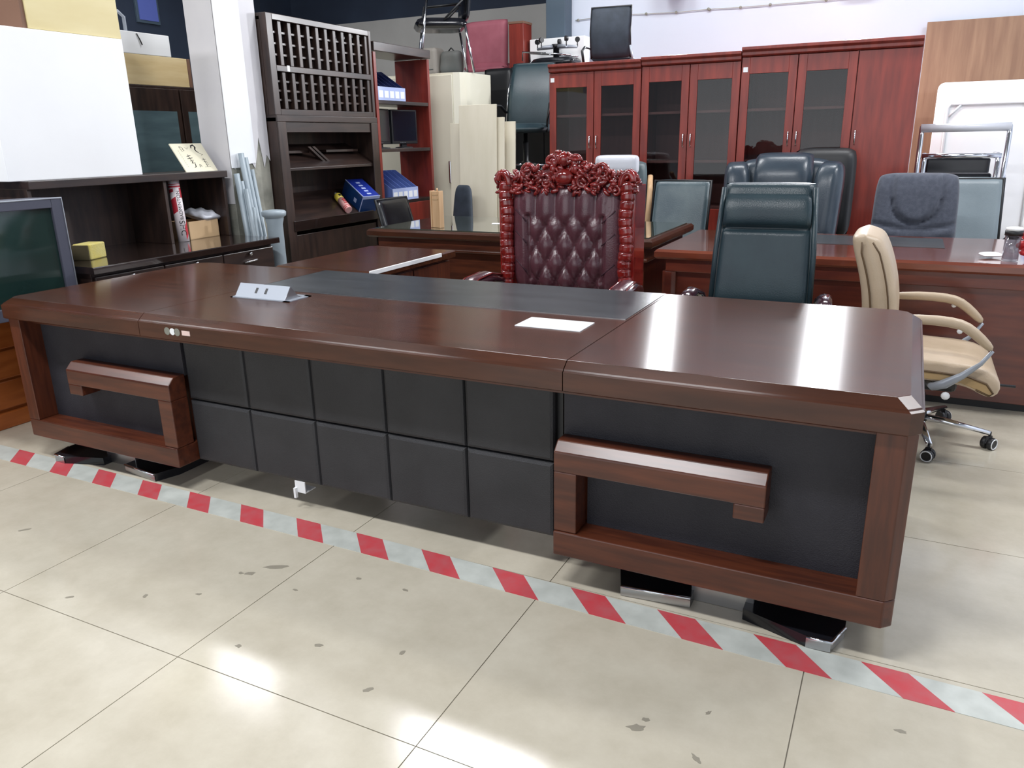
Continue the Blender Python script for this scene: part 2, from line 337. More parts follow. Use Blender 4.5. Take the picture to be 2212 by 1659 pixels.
# red and white floor tape
tp = thing('floor_tape', 'red and white striped tape stuck on the floor along the desk front', 'tape', (-1.7, 1.99, 0))
xs = [-4.55+.2865*k for k in range(20)]
def ty(x): return 1.990-.013*(x+1.6)*(1 if x > -1.6 else .15)
for k, x in enumerate(xs):
    sl = .105
    for nm, a, b in (('red_stripe', x, x+.118), ('white_stripe', x+.118, x+.2865)):
        q = [(a+sl, ty(a)-.056), (b+sl, ty(b)-.056), (b, ty(b)+.056), (a, ty(a)+.056)]
        MB().prism([(u+1.7, v-1.99) for u, v in q], .0, .0012).build(nm, 'redtape' if nm[0] == 'r' else 'whitetape', tp)

# ------------------------------------------------------------------ main executive desk
D = thing('executive_desk', 'very long dark walnut executive desk with black leather front panels and a slate inset top', 'desk', (-1.715, 2.58, 0))
O = Matrix.Translation((1.715, -2.58, 0))     # world -> desk local
def ring(x0, x1, y0, y1, cl, cr, z, il, ir, f, b):
    x0 += il; x1 -= ir; y0 += f; y1 -= b
    p = []
    p += [(x0+cl, y0), (x1-cr, y0)] if cl or cr else [(x0, y0), (x1, y0)]
    if cr:
        p += [(x1, y0+cr), (x1, y1-.06), (x1-.018, y1-.018), (x1-.06, y1)]
    else: p += [(x1, y1)]
    if cl:
        p += [(x0+.06, y1), (x0+.018, y1-.018), (x0, y1-.06), (x0, y0+cl)]
    else: p += [(x0, y1)]
    return [(x, y, z) for x, y in p]
for nm, x0, x1, L, R_ in (('top_right', -.8375, .10, 0, 1), ('top_middle', -2.6285, -.8405, 0, 0), ('top_left', -3.53, -2.6315, 1, 0)):
    c = .03; cl = c if L else 0; cr = c if R_ else 0
    rings = [ring(x0, x1, 2.0, 3.16, cl, cr, z, i*L, i*R_, i, i) for z, i in ((.672, .004), (.676, 0), (.732, 0), (.736, .005), (.740, .008), (.760, .034), (.7605, .036))]
    MB().loft(rings).build(nm, 'desk_top', D, T=O)
MB().loft([[(x, y, z) for x, y in ((-2.62, 2.602), (-.849, 2.602), (-.849, 3.12), (-2.62, 3.12))] for z in (.7603, .7625)]).build('leather_inset', 'inset', D, T=O)
box('inset_trim', 'steel', D, -2.62, -.849, 2.5995, 2.6015, .7603, .7628, 0, O)
# under-frame
box('under_rail', 'desk', D, -3.45, .03, 2.08, 3.08, .64, .6715, 0, O)
def mirror(T): return T @ Matrix.Translation((-3.43, 0, 0)) @ Matrix.Diagonal((-1, 1, 1, 1))
for side in (0, 1):
    T = O if side == 0 else mirror(O)
    MB().box(-.88, .0955, 2.14, 3.08, .117, .64).build('pedestal_body', 'desk_v', D, .003, T=T)
    MB().box(-.80, 0, 2.112, 2.14, .2, .668).build('leather_panel', 'panel', D, T=T)
    MB().box(-.88, -.80, 2.112, 2.14, .49, .668).build('leather_panel', 'panel', D, T=T)
    MB().prism([(-.88, 2.02), (.07, 2.02), (.0955, 2.045), (.0955, 2.14), (-.88, 2.14)], .117, .2).build('bottom_rail', 'desk', D, .004, T=T)
    MB().prism([(0, 2.02), (.07, 2.02), (.0955, 2.045), (.0955, 2.14), (0, 2.14)], .2005, .6715).build('corner_post', 'desk_v', D, .002, T=T)
    h = MB()
    h.prism([(2.026, .402), (2.112, .402), (2.112, .497), (2.056, .497), (2.026, .467)], -.88, -.25, 'x')
    h.box(-.88, -.805, 2.026, 2.112, .2005, .403).box(-.335, -.25, 2.026, 2.112, .356, .403)
    h.build('hook_frame', 'desk', D, .004, T=T)
    # plinth with two dark wings and bright lips
    box('plinth', 'steel', D, -.46, -.27, 2.13, 2.85, 0, .117, .002, T)
    for poly in ([(-.70, 2.16), (-.665, 2.062), (-.45, 2.085), (-.45, 2.4), (-.70, 2.4)], [(-.295, 2.09), (-.11, 2.03), (-.045, 2.032), (-.015, 2.12), (-.015, 2.4), (-.295, 2.4)]):
        wg = MB().prism(poly, 0, .036).build('plinth_wing', 'black_gloss', D, T=T)
        MB().tube([(x, y-.003, .033) for x, y in poly[1:-2]], .006, 6).build('bright_lip', 'chrome', D, T=T)
        MB().add([(x, y-.004, z) for z in (.002, .03) for x, y in poly[1:-2]], [(i, i+1, i+1+len(poly)-3, i+len(poly)-3) for i in range(len(poly)-4)]).build('bright_lip', 'steel', D, T=T)
# ten padded leather squares
cx = [-2.55+.3265*k for k in range(6)]
pm = None
for r_, (z0, z1) in enumerate(((.118, .384), (.388, .66))):
    for k in range(5):
        m = MB()
        w_, h_ = .3265-.003, z1-z0
        rings = [[(sx_*(w_/2-i), y, h_/2+sz*(h_/2-i)) for sx_, sz in ((-1, -1), (1, -1), (1, 1), (-1, 1))] for y, i in ((.03, 0), (.012, 0), (.004, .004), (0, .013))]
        m.loft(rings).build('padded_square', 'pad', D, T=O @ Matrix.Translation((cx[k]+.163, 2.118, z0)))
box('modesty_board', 'black', D, -2.56, -.90, 2.15, 2.168, .112, .64, 0, O)
# brackets at the foot of the modesty board
MB().box(-2.03, -1.98, 2.12, 2.124, .07, .118).box(-2.03, -1.98, 2.124, 2.18, .07, .074).box(-2.03, -2.02, 2.108, 2.12, .048, .09).build('angle_bracket', 'sealw', D, T=O)
# cable boxes
cbx = MB(); x0, x1, y0, y1 = -2.545, -2.225, 2.40, 2.545
for a in ((x0, x1, y0, y0+.012), (x0, x1, y1-.02, y1), (x0, x0+.012, y0, y1), (x1-.03, x1, y0, y1)): cbx.box(*a, .7603, .7635)
fr = cbx.build('cable_box_frame', 'alu', D, T=O)
FT = Tr(-2.395, 2.413, .7635, math.radians(-38))
MB().prism([(-.135, 0), (.14, 0), (.14, .066), (-.135, .066)], 0, .004, 'y', FT).build('cable_box_flap', 'alu', D, T=O)
MB().prism([(2.413, .7635), (2.455, .815), (2.5, .7635)], -2.257, -2.254, 'x').build('cable_box_cheek', 'steel', D, T=O)
MB().prism([(2.413, .7635), (2.455, .815), (2.5, .7635)], -2.53, -2.527, 'x').build('cable_box_cheek', 'steel', D, T=O)
for x in (-.035, .018): MB().prism([(x, .022), (x+.012, .022), (x+.012, .048), (x, .048)], -.001, .001, 'y', FT).build('socket_slot', 'black', D, T=O)
box('cable_box_cover', 'sealw', D, -1.176, -.932, 2.370, 2.512, .7603, .7635, .001, O)
# stickers on the front edge
for x, r_, mt in ((-2.473, .015, 'seal'), (-2.445, .0135, 'sealw'), (-2.42, .015, 'seal')):
    MB().lathe([(r_, 0), (r_, .001)], 16, O @ Tr(x, 2.0, .708, math.radians(90))).build('round_seal', mt, D)
MB().box(-2.394, -2.352, 1.9985, 2.0, .699, .717).build('price_tag', 'pinktag', D, T=O)

# return desk running back from the left end
R = thing('return_desk', 'dark walnut side return running back from the long desk toward the display shelf', 'desk', (-2.69, 3.6, 0))
RO = Matrix.Translation((2.69, -3.6, 0))
MB().loft([[(x, y, z) for x, y in ((-3.0+i, 3.17+i), (-2.38-i, 3.17+i), (-2.38-i, 4.02-i), (-3.0+i, 4.02-i))] for z, i in ((.72, 0), (.752, 0), (.760, .01))]).build('return_top', 'desk_top', R, T=RO)
box('edge_strip', 'sealw', R, -2.386, -2.376, 3.17, 3.86, .74, .7625, .002, RO)
MB().box(-2.98, -2.42, 3.2, 4.0, .06, .72).build('return_body', 'desk_v', R, .003, T=RO)
box('plinth', 'black', R, -2.95, -2.46, 3.24, 3.96, 0, .06, 0, RO)
for k in range(2): box('cabinet_door', 'desk_v', R, -2.42, -2.405, 3.21+.395*k, 3.21+.385+.395*k, .08, .7, .002, RO)

# ------------------------------------------------------------------ cherry bookcases against the back wall
def bookcase(x0, x1, label, doors, H=2.0, tagx=None):
    yf, yb = 6.65, 7.06; cx_ = (x0+x1)/2
    t = thing('bookcase', label, 'bookcase', (cx_, (yf+yb)/2, 0)); T = Matrix.Translation((-cx_, -(yf+yb)/2, 0))
    box('side_panel', 'cherry', t, x0+.002, x0+.024, yf+.02, yb, .0, H-.07, .001, T)
    box('side_panel', 'cherry', t, x1-.024, x1-.002, yf+.02, yb, .0, H-.07, .001, T)
    box('back_panel', 'cherry_in', t, x0+.024, x1-.024, yb-.012, yb, .08, H-.07, 0, T)
    box('plinth', 'cherry', t, x0+.024, x1-.024, yf+.04, yb-.02, 0, .08, 0, T)
    MB().prism([(yf-.002, H-.07), (yb, H-.07), (yb, H), (yf-.035, H), (yf-.035, H-.022), (yf-.018, H-.036), (yf-.018, H-.06)], x0+.001, x1-.001, 'x').build('crown', 'cherry', t, .003, T=T)
    dw = (x1-x0)/len(doors)
    glassx1 = x0+dw*sum(1 for d in doors if d == 'g')
    for z in (.80, 1.17, 1.56):
        box('shelf', 'cherry_in', t, x0+.024, glassx1-.02, yf+.03, yb-.013, z, z+.02, .001, T)
    if glassx1 < x1-.05: box('divider', 'cherry_in', t, glassx1-.01, glassx1+.01, yf+.025, yb-.013, .08, H-.07, 0, T)
    for k, d in enumerate(doors):
        a, b = x0+dw*k+.003, x0+dw*(k+1)-.003; z0, z1 = .09, H-.074
        if d == 'g':
            f = MB(); s_ = .062
            f.box(a, a+s_, yf, yf+.019, z0, z1).box(b-s_, b, yf, yf+.019, z0, z1).box(a+s_, b-s_, yf, yf+.019, z1-.12, z1).box(a+s_, b-s_, yf, yf+.019, z0, .80)
            dr = f.build('door', 'cherry', t, .002, T=T)
            box('pane', 'glass', dr, a+s_, b-s_, yf+.008, yf+.012, .80, z1-.12, 0, T)
        else: dr = box('door', 'cherry', t, a, b, yf, yf+.019, z0, z1, .002, T)
        hx = (b-.028 if k == 0 else a+.028)
        MB().tube([(hx, yf, 1.30), (hx, yf-.02, 1.302), (hx, yf-.026, 1.35), (hx, yf-.02, 1.398), (hx, yf, 1.40)], .0055, 6).build('handle', 'chrome', dr, T=T)
    if tagx: MB().box(tagx, tagx+.035, yf-.0015, yf, 1.85, 1.885).build('price_sticker', 'sealw', t, T=T)
    return t
bookcase(-2.92, -2.088, 'cherry bookcase with two glass doors beside the stacked black chairs', 'gg', 1.995, -2.905)
bookcase(-2.086, -1.282, 'cherry bookcase with two glass doors between the two other bookcases', 'gg', 2.005)
bookcase(-1.28, -.02, 'wide cherry bookcase with two glass doors and one plain wooden door', 'ggp', 2.03, -1.265)

# ------------------------------------------------------------------ chairs
def star_base(t, zs, R_=.30, leg='chrome', rim=None, rot=0.0):
    legm = MB().tube([(0, 0, .105), (.12, 0, .10), (R_, 0, .075)], [.026, .022, .014], 8, flat=.7)
    cs = MB(); cs.lathe([(.026, -.011), (.028, -.004), (.028, .004), (.026, .011)], 14, Tr(0, -.014, .028, PI/2)).lathe([(.026, -.011), (.028, -.004), (.028, .004), (.026, .011)], 14, Tr(0, .014, .028, PI/2))
    cs.prism([(-.025, .03), (.02, .03), (.012, .062), (-.012, .062)], -.006, .006, 'y').tube([(0, 0, .05), (0, 0, .082)], .006, 6)
    L = C_ = Rm = None
    for k in range(5):
        a = rot+2*PI*k/5
        if L is None: L = legm.build('base_leg', leg, t); L.rotation_euler = (0, 0, a)
        else: clone(L, t, rot=(0, 0, a))
        p = (R_*math.cos(a), R_*math.sin(a), 0); ra = (0, 0, a+1.1)
        if C_ is None:
            C_ = cs.build('caster', 'black', t); C_.location = p; C_.rotation_euler = ra; cc = C_
        else: cc = clone(C_, t, p, ra)
        if rim:
            if Rm is None: Rm = MB().tube(arc((0, -.026, .028), .023, 0, 360, 14, 'xz')[:-1], .0028, 5, closed=True).build('caster_rim', rim, cc)
            else: clone(Rm, cc)
    MB().lathe([(.045, .08), (.045, .125), (.028, .135), (.028, zs-.12), (.02, zs-.12), (.02, zs-.03)], 14).build('gas_lift', 'black', t)

def seat_pad(t, m, w_, d, z, th=.09, y0=0, name='seat'):
    return MB().cushion(w_, d, th, Tr(0, y0-d/2, z, -PI/2) @ Matrix.Diagonal((1, 1, 1, 1)), p=5, k=.05).build(name, m, t)
# --- carved burgundy throne
X0, Y0 = -1.535, 3.72
t = thing('throne_chair', 'carved rosewood throne chair with tufted burgundy leather back', 'chair', (X0, Y0, 0))
def tuft(x, z, u, v):
    zz = z+.62
    if zz > 1.02: q = abs(math.cos(PI*x/.107))**.5; q = q if abs(x) < .22 else (.9 if abs(x) < .25 else 1)
    elif abs(x) > .195: q = min(1, abs(abs(x)-.195)/.03)**.5
    else:
        a_, b_ = x/.107+zz/.19, x/.107-zz/.19
        q = abs(math.sin(PI*a_/1)*math.sin(PI*b_/1))**.33
        if zz > .96: q = q*(1.02-zz)/.06+abs(math.cos(PI*x/.107))**.5*(zz-.96)/.06
    return (1-q)*.042
MB().cushion(.60, .545, .16, Tr(0, .02, .62), p=6, k=.04, nx=72, nz=64, front=tuft, e=.32).build('tufted_back', 'burg', t)
for x0 in (-.285, .285):
    s_ = 1 if x0 > 0 else -1
    for zz in (.72, .87, .98):
        MB().tube([(s_*.205, -.055, zz), (s_*.27, -.045, zz+.06)], .004, 5).build('seam', 'burgdark', t)
MB().cushion(.60, .57, .15, Tr(0, .10, .60), p=8, k=.02, e=.2).build('back_shell', 'burgdark', t)
for s_ in (-1, 1):
    p = MB()
    n = 84
    p.tube([(s_*(.325+.005*math.sin(k*.19)), -.035, .60+.58*k/n) for k in range(n+1)], [.037+(.0012 if (k % 6) < 5 else -.0035) for k in range(n+1)], 12, flat=1)
    p.box(s_*.345-.02, s_*.345+.025, -.045, .12, .60, 1.16)
    p.tube([(s_*(.33-.03*math.cos(a)), -.055, 1.16+.05*math.sin(a)+.02*a/PI) for a in (PI*k/8 for k in range(9))], .018, 8)
    p.build('side_post', 'carved', t, .003)
    # arms: scrolled wood with leather strip
    ap = [(s_*.36, .02, .60), (s_*.375, -.06, .67), (s_*.385, -.18, .695), (s_*.39, -.32, .685), (s_*.39, -.43, .64), (s_*.39, -.46, .56), (s_*.385, -.42, .47)]
    MB().tube(ap, [.05, .052, .056, .06, .062, .056, .045], 12, flat=.55).build('arm_rest', 'burgwood', t)
    MB().tube([(x, y, z+.02) for x, y, z in ap[1:5]], [.03, .036, .04, .036], 10, flat=.5).build('arm_pad', 'burg', t)
    for e_ in (-.034, .034):
        MB().tube([(x+e_*(1.0+.1*k), y, z+.028) for k, (x, y, z) in enumerate(ap[1:5])], .0045, 5).build('arm_piping', 'carved', t)
    MB().tube([(s_*.37, -.36, .66), (s_*.36, -.38, .5), (s_*.35, -.33, .42)], .032, 8).build('arm_post', 'carved', t)
# crest
cr = MB(); rnd = random.Random(3)
def crest_h(x):
    a = abs(x)
    return 1.165+.165*math.exp(-(a/.13)**2)+.07*math.exp(-((a-.2)/.08)**2)+.055*math.exp(-((a-.335)/.06)**2)
poly = [(-.38+.76*k/40, crest_h(-.38+.76*k/40)-.025) for k in range(41)]
cr.prism([(-.36, 1.09)]+[(u*.98, v) for u, v in poly]+[(.36, 1.09)], -.022, .05, 'y')
for k in range(300):
    x = rnd.uniform(-.375, .375); zt = crest_h(x); z = rnd.uniform(1.12, zt)
    L_ = rnd.uniform(.012, .03); T = Tr(x, -.03-rnd.random()*.025, z, rnd.uniform(-.5, .5), rnd.uniform(-PI, PI), 0)
    cr.ball((0, 0, 0), L_, .013, L_*.42, 7, T)
for s_ in (-1, 1):
    for cx0, cz0, R0, dirn in ((.33, 1.185, .05, 1), (.2, 1.225, .042, -1), (.1, 1.175, .04, 1), (.27, 1.135, .03, -1), (.06, 1.275, .03, 1)):
        cr.tube([(s_*(cx0+dirn*R0*(1-k/26)*math.cos(k*.42)), -.045, cz0+R0*(1-k/26)*math.sin(k*.42)) for k in range(22)], [.012-.0003*k for k in range(22)], 7)
cr.ball((0, -.05, 1.285), .032, .025, .035, 10).ball((0, -.05, 1.2), .05, .03, .04, 10)
for k in range(7):
    a = PI*k/6; cr.ball((.06*math.cos(a), -.045, 1.24+.055*math.sin(a)), .018, .014, .03, 7)
cr.build('carved_crest', 'carved', t)
seat_pad(t, 'burg', .66, .56, .44, .14, -.18)
box('seat_rail', 'carved', t, -.36, .36, -.46, .14, .3, .39, .02)
for x in (-.32, .32):
    for y in (-.42, .11):
        MB().tube([(x, y, .31), (x*1.05, y*1.04, .16), (x*1.02, y, .045)], [.045, .032, .05], 10).ball((x*1.02, y, .03), .045, .045, .03, 8).build('leg', 'carved', t)

# --- generic padded office chair
def office_chair(name, label, loc, rz, W_, z0, z1, th, m, style='exec', arms=None, base=True, seat_z=.46, group=None, tw=1.0, lean=.12, depth=.5):
    t = thing(name, label, 'chair', loc, rz, group)
    H = z1-z0; bend = lambda x, z: lean*z/H-.0*x*x
    return t, H, bend
# dark teal high back chair
t, H, bd = office_chair('high_back_chair', 'dark teal leather high-back chair with padded headrest and burgundy arms', (-.56, 3.62, 0), .06, .44, .66, 1.165, .1, 'green')
def gfront(x, z, u, v):
    f = 0
    if z > .36: f = -.028*math.sin(min(1, (z-.36)/.15)*PI)**.6
    return f+.03*math.exp(-((z-.358)/.012)**2)*(1-abs(u)**8)
MB().cushion(.44, .56, .10, Tr(0, .12, .61), p=10, k=.012, nx=20, nz=60, bend=lambda x, z: .10*z/.56+.25*x*x*-1+.02, front=gfront, e=.3, tw=.90).build('backrest', 'green', t)
for s_ in (-1, 1):
    MB().tube([(s_*.222, .095, .63), (s_*.218, .135, .85), (s_*.2, .185, 1.15)], .012, 8).build('back_piping', 'green', t)
seat_pad(t, 'green', .5, .5, .45, .12, .0)
for s_ in (-1, 1):
    ap = [(s_*.25, .12, .60), (s_*.27, .05, .675), (s_*.285, -.06, .70), (s_*.29, -.18, .685), (s_*.285, -.24, .62), (s_*.27, -.2, .5), (s_*.25, -.1, .43)]
    MB().tube(ap, [.022, .026, .032, .034, .03, .026, .024], 10, flat=.6).build('arm_rest', 'burgwood', t)
star_base(t, .45, .3, 'black')

# wide slate executive chair
t, H, bd = office_chair('executive_chair', 'wide slate leather executive chair with winged headrest behind the red desk', (-.81, 5.86, 0), 0.0, .7, .6, 1.26, .16, 'blueleather')
B = lambda x, z: .10*z/.6+.02
MB().cushion(.40, .66, .2, Tr(0, .0, .60), p=5, k=.05, nx=16, nz=24, bend=B, e=.35, front=lambda x, z, u, v: -.03*math.exp(-((z-.5)/.12)**2)).build('backrest', 'blueleather', t)
for s_ in (-1, 1):
    MB().cushion(.21, .60, .21, Tr(s_*.275, -.01, .60, 0, s_*.03, -s_*.25), p=4, k=.12, nx=10, nz=20, bend=B, e=.4, tw=.85).build('back_wing', 'blueleather', t)
    MB().tube([(s_*.34, .1, .55), (s_*.37, 0, .66), (s_*.37, -.22, .66), (s_*.34, -.28, .5), (s_*.3, -.15, .42)], .03, 8, flat=.6).build('arm_rest', 'black', t)
MB().cushion(.68, .62, .1, Tr(0, .1, .6), p=6, k=.1, bend=B, e=.3).build('back_shell', 'blueleather', t)
seat_pad(t, 'blueleather', .56, .54, .46, .14, -.02); star_base(t, .46, .32, 'black')

# charcoal fabric chair
t, H, bd = office_chair('fabric_chair', 'charcoal fabric office chair with round padded headrest behind the red desk', (.06, 5.82, 0), .05, .5, .5, 1.13, .12, 'fabric')
def ff(x, z, u, v):
    r = math.hypot(x/.145, max(0, .47-z)/.17) if z < .47 else abs(x)/.145
    f = .022*math.exp(-((r-1)/.1)**2)
    for zc in (.18, .26): f += .018*math.exp(-((z-zc-.5*abs(x)**1.5*.6)/.012)**2)*(1 if r > 1 else 0)
    return f-(.018 if r < 1 else 0)
MB().cushion(.53, .62, .14, Tr(0, .08, .50), p=5, k=.07, nx=36, nz=50, bend=lambda x, z: .09*z/.6+.02-.2*x*x, front=ff, e=.35, tw=.94).build('backrest', 'fabric', t)
seat_pad(t, 'fabric', .5, .5, .46, .13, -.05)
for s_ in (-1, 1):
    MB().tube([(s_*.25, .1, .55), (s_*.29, .04, .66), (s_*.29, -.2, .66), (s_*.27, -.24, .55), (s_*.24, -.12, .44)], .025, 8, flat=.7).build('arm_rest', 'black', t)
star_base(t, .46, .3, 'black')

# tan swivel chair facing right
t = thing('swivel_chair', 'tan leather swivel chair with padded loop arms and chrome star base', 'chair', (.156, 3.93, 0), PI/2)
LW = Tr(0, 0, -.08)
def smooth_up(o, n=1):
    m_ = o.modifiers.new('smooth', 'SUBSURF'); m_.levels = n; m_.render_levels = n; return o
bb = lambda x, z: .08*z/.6-.05*math.sin(z/.62*PI)+.03
smooth_up(MB().cushion(.50, .62, .15, Tr(0, .19, .43), p=7, k=.05, nx=16, nz=24, bend=bb, e=.26, tw=.9).build('backrest', 'tan', t, T=LW))
for s_ in (-1, 1):
    for off in (-.036, .036):
        MB().tube([(s_*(.246-.018*k/12), .19+bb(0, .03+.55*k/12)+off*(1 if k < 12 else .6), .46+.55*k/12) for k in range(13)], .004, 5).build('back_piping', 'piping', t, T=LW)
prof = [(.20, .52), (.10, .53), (-.05, .52), (-.17, .52), (-.25, .495), (-.295, .445), (-.29, .385), (-.25, .365), (-.20, .395), (-.14, .42), (.0, .425), (.2, .425)]
rings = [[(x, y*sy_, .47+(z-.47)*sz_) for y, z in prof] for x, sy_, sz_ in ((-.25, .97, .8), (-.24, 1, .95), (-.15, 1, 1.08), (0, 1, 1.14), (.15, 1, 1.08), (.24, 1, .95), (.25, .97, .8))]
smooth_up(MB().loft(rings, smooth=True).build('seat', 'tan', t, T=LW))
inner = [(.19, .475), (-.05, .47), (-.16, .465), (-.235, .44), (-.265, .40), (-.252, .388), (-.20, .41), (-.14, .432), (.0, .437), (.19, .437)]
for s_ in (-1, 1):
    MB().prism([(y, z) for y, z in inner], s_*.246-.004, s_*.246+.004, 'x').build('seat_side', 'tan_dark', t, .003, T=LW)
    MB().tube([(s_*.252, y, z) for y, z in inner[:7]], .0045, 5).build('seat_piping', 'piping', t, T=LW)
    ap = [(s_*.275, .2, .69), (s_*.278, .05, .705), (s_*.278, -.08, .70), (s_*.278, -.13, .685), (s_*.278, -.19, .635), (s_*.278, -.235, .59)]
    smooth_up(MB().tube(ap, [.018, .022, .024, .024, .022, .016], 10).build('arm_pad', 'tan', t, T=LW))
    MB().tube([(s_*.278, -.235, .59), (s_*.274, -.20, .53), (s_*.268, -.14, .47), (s_*.262, -.08, .425), (s_*.25, -.04, .405), (s_*.14, -.02, .395)], [.007, .009, .015, .021, .018, .014], 8).build('arm_strut', 'alu', t, T=LW)
    MB().ball((s_*.27, -.09, .375), .01, .018, .018, 8).build('arm_knob', 'sealw', t, T=LW)
    MB().ball((s_*.285, -.105, .665), .008, .012, .012, 7).build('arm_bolt', 'sealw', t, T=LW)
MB().box(-.12, .12, -.14, .12, .345, .425).build('seat_mechanism', 'black', t, .02, T=LW)
MB().tube([(-.1, -.05, .40), (-.1, -.36, .40)], .006, 6).build('tilt_lever', 'black', t, T=LW)
star_base(t, .34, .307, 'chrome', 'sealw', rot=-.13-PI/2)

# framed visitor chairs with leather backs
def visitor(label, loc, rz, m, W_=.42, z0=.55, z1=1.06, arms=True, frame='black', name='visitor_chair', group=None):
    t = thing(name, label, 'chair', loc, rz, group)
    MB().cushion(W_, z1-z0, .06, Tr(0, .2, z0), p=8, k=.02, nx=14, nz=16, bend=lambda x, z: .14*z/(z1-z0)-.35*x*x*.3, e=.25).build('backrest', m, t)
    MB().tube([(-W_/2, .2, z0), (-W_/2, .33, z1-.01), (W_/2, .33, z1-.01), (W_/2, .2, z0)], .013, 8).build('back_frame', frame, t)
    seat_pad(t, m, .46, .46, .46, .08, -.02)
    for s_ in (-1, 1):
        MB().tube([(s_*.25, .26, .02), (s_*.25, -.22, .02), (s_*.25, -.26, .06), (s_*.25, -.25, .60), (s_*.25, -.2, .66), (s_*.25, .16, .66), (s_*.22, .22, .6)], .013, 8).build('side_frame', frame if frame == 'chrome' else 'black', t)
        if arms: MB().tube([(s_*.25, -.2, .675), (s_*.25, .12, .675)], .022, 8, flat=.6).build('arm_pad', 'black', t)
    MB().tube([(-.25, .26, .02), (.25, .26, .02)], .013, 8).build('floor_bar', frame, t)
    return t
visitor('grey green leather visitor chair in a thin black frame in front of the bookcases', (-1.58, 5.86, 0), 0, 'greyleather', .44)
visitor('pale grey-green leather visitor chair half hidden behind the charcoal fabric chair', (.44, 6.36, 0), .1, 'palegrey', .40)
visitor('low black leather chair tucked against the side of the dark desk', (-3.36, 5.26, 0), PI/2, 'black_gloss', .42, .5, .96, False)
t = thing('task_chair', 'small dark task chair standing between the dark desk and the cream boards', 'chair', (-3.46, 5.80, 0), -.3)
MB().cushion(.28, .46, .05, Tr(0, .12, .56), p=3.2, k=.12, bend=lambda x, z: .08*z, tw=.72).build('backrest', 'mesh', t)
seat_pad(t, 'mesh', .34, .30, .47, .07, -.05); star_base(t, .46, .2, 'black')
t = thing('headrest_chair', 'silver grey leather chair with tan wooden arm half hidden behind the throne', 'chair', (-2.13, 6.22, 0), .1)
MB().cushion(.46, .62, .10, Tr(0, .02, .58), p=6, k=.06, bend=lambda x, z: .1*z).build('backrest', 'greyleather', t)
MB().cushion(.36, .15, .12, Tr(0, -.02, 1.10), p=4, k=.1).build('headrest', 'greybag', t)
for s_ in (-1, 1): MB().tube([(s_*.25, .1, 1.08), (s_*.27, .0, .98), (s_*.27, -.06, .72), (s_*.25, .05, .5)], .022, 8, flat=.7).build('arm_rest', 'lightwood', t)
seat_pad(t, 'greyleather', .5, .5, .46, .12, -.05); star_base(t, .46, .28, 'black')
t = thing('dark_chair', 'black padded chair just behind the wide slate chair', 'chair', (-.60, 6.42, 0), -.1)
MB().cushion(.46, .66, .12, Tr(0, .05, .62), p=5, k=.08, bend=lambda x, z: .06*z).build('backrest', 'black', t)
seat_pad(t, 'black', .46, .28, .46, .12, .03); star_base(t, .46, .17, 'black')

# ------------------------------------------------------------------ the two desks behind
def desk_shell(t, T, x0, x1, y0, y1, z, top, body, th=.055, glass=False):
    MB().loft([[(x, y, zz) for x, y in ((x0+i, y0+i), (x1-i, y0+i), (x1-i, y1-i), (x0+i, y1-i))] for zz, i in ((z-th, .012), (z-th+.012, 0), (z-.014, 0), (z, .014))]).build('desk_top', top, t, T=T)
d2 = thing('red_desk', 'mahogany executive desk with a grey leather inset behind the tan chair', 'desk', (-.2, 4.95, 0)); T2 = Matrix.Translation((.2, -4.95, 0))
desk_shell(d2, T2, -1.28, .86, 4.42, 5.5, .76, 'redtop', 'redwood')
box('apron', 'redwood', d2, -1.22, .80, 4.46, 5.44, .63, .7045, .004, T2)
box('front_panel', 'redwood', d2, -1.18, .76, 4.50, 4.53, .04, .63, .002, T2)
for x0, x1 in ((-1.24, -1.16), (.74, .82)):
    MB().prism([(x0, 4.47), (x0+.02, 4.45), (x1-.02, 4.45), (x1, 4.47), (x1, 4.6), (x0, 4.6)], 0, .63).build('corner_post', 'redwood', d2, .003, T=T2)
for x0, x1 in ((-1.2, -.75), (.33, .78)):
    box('pedestal', 'redwood', d2, x0, x1, 4.6, 5.4, .04, .63, .003, T2)
    for k in range(3): box('drawer', 'redwood', d2, x0+.01, x1-.01, 5.4, 5.418, .06+.19*k, .235+.19*k, .003, T2)
box('plinth', 'black', d2, -1.17, .75, 4.52, 5.38, 0, .04, 0, T2)
box('leather_inset', 'inset', d2, -.75, .22, 4.95, 5.40, .7602, .762, 0, T2)
d3 = thing('dark_desk', 'dark wooden desk with a glass sheet on top behind the throne chair', 'desk', (-2.4, 5.06, 0)); T3 = Matrix.Translation((2.4, -5.06, 0))
desk_shell(d3, T3, -3.42, -1.33, 4.55, 5.56, .795, 'desk_top', 'desk')
box('apron', 'desk', d3, -3.36, -1.39, 4.60, 5.50, .66, .7395, .004, T3)
box('moulding', 'desk', d3, -3.385, -1.365, 4.575, 5.53, .655, .675, .006, T3)
box('front_panel', 'desk', d3, -3.3, -1.45, 4.64, 4.66, .05, .655, .002, T3)
for x0, x1 in ((-3.03, -2.64), (-1.83, -1.41)):
    box('pedestal', 'desk_v', d3, x0, x1, 4.66, 5.46, .05, .655, .003, T3)
box('plinth', 'black', d3, -3.02, -1.45, 4.66, 5.42, 0, .05, 0, T3)
gs = MB().loft([[(x, y, z) for x, y in ((-3.38, 4.6), (-1.37, 4.6), (-1.37, 5.52), (-3.38, 5.52))] for z in (.7955, .8015)]).build('glass_sheet', 'plateglass', None)
tag(gs, 'flat sheet of glass lying on the dark desk', 'glass')
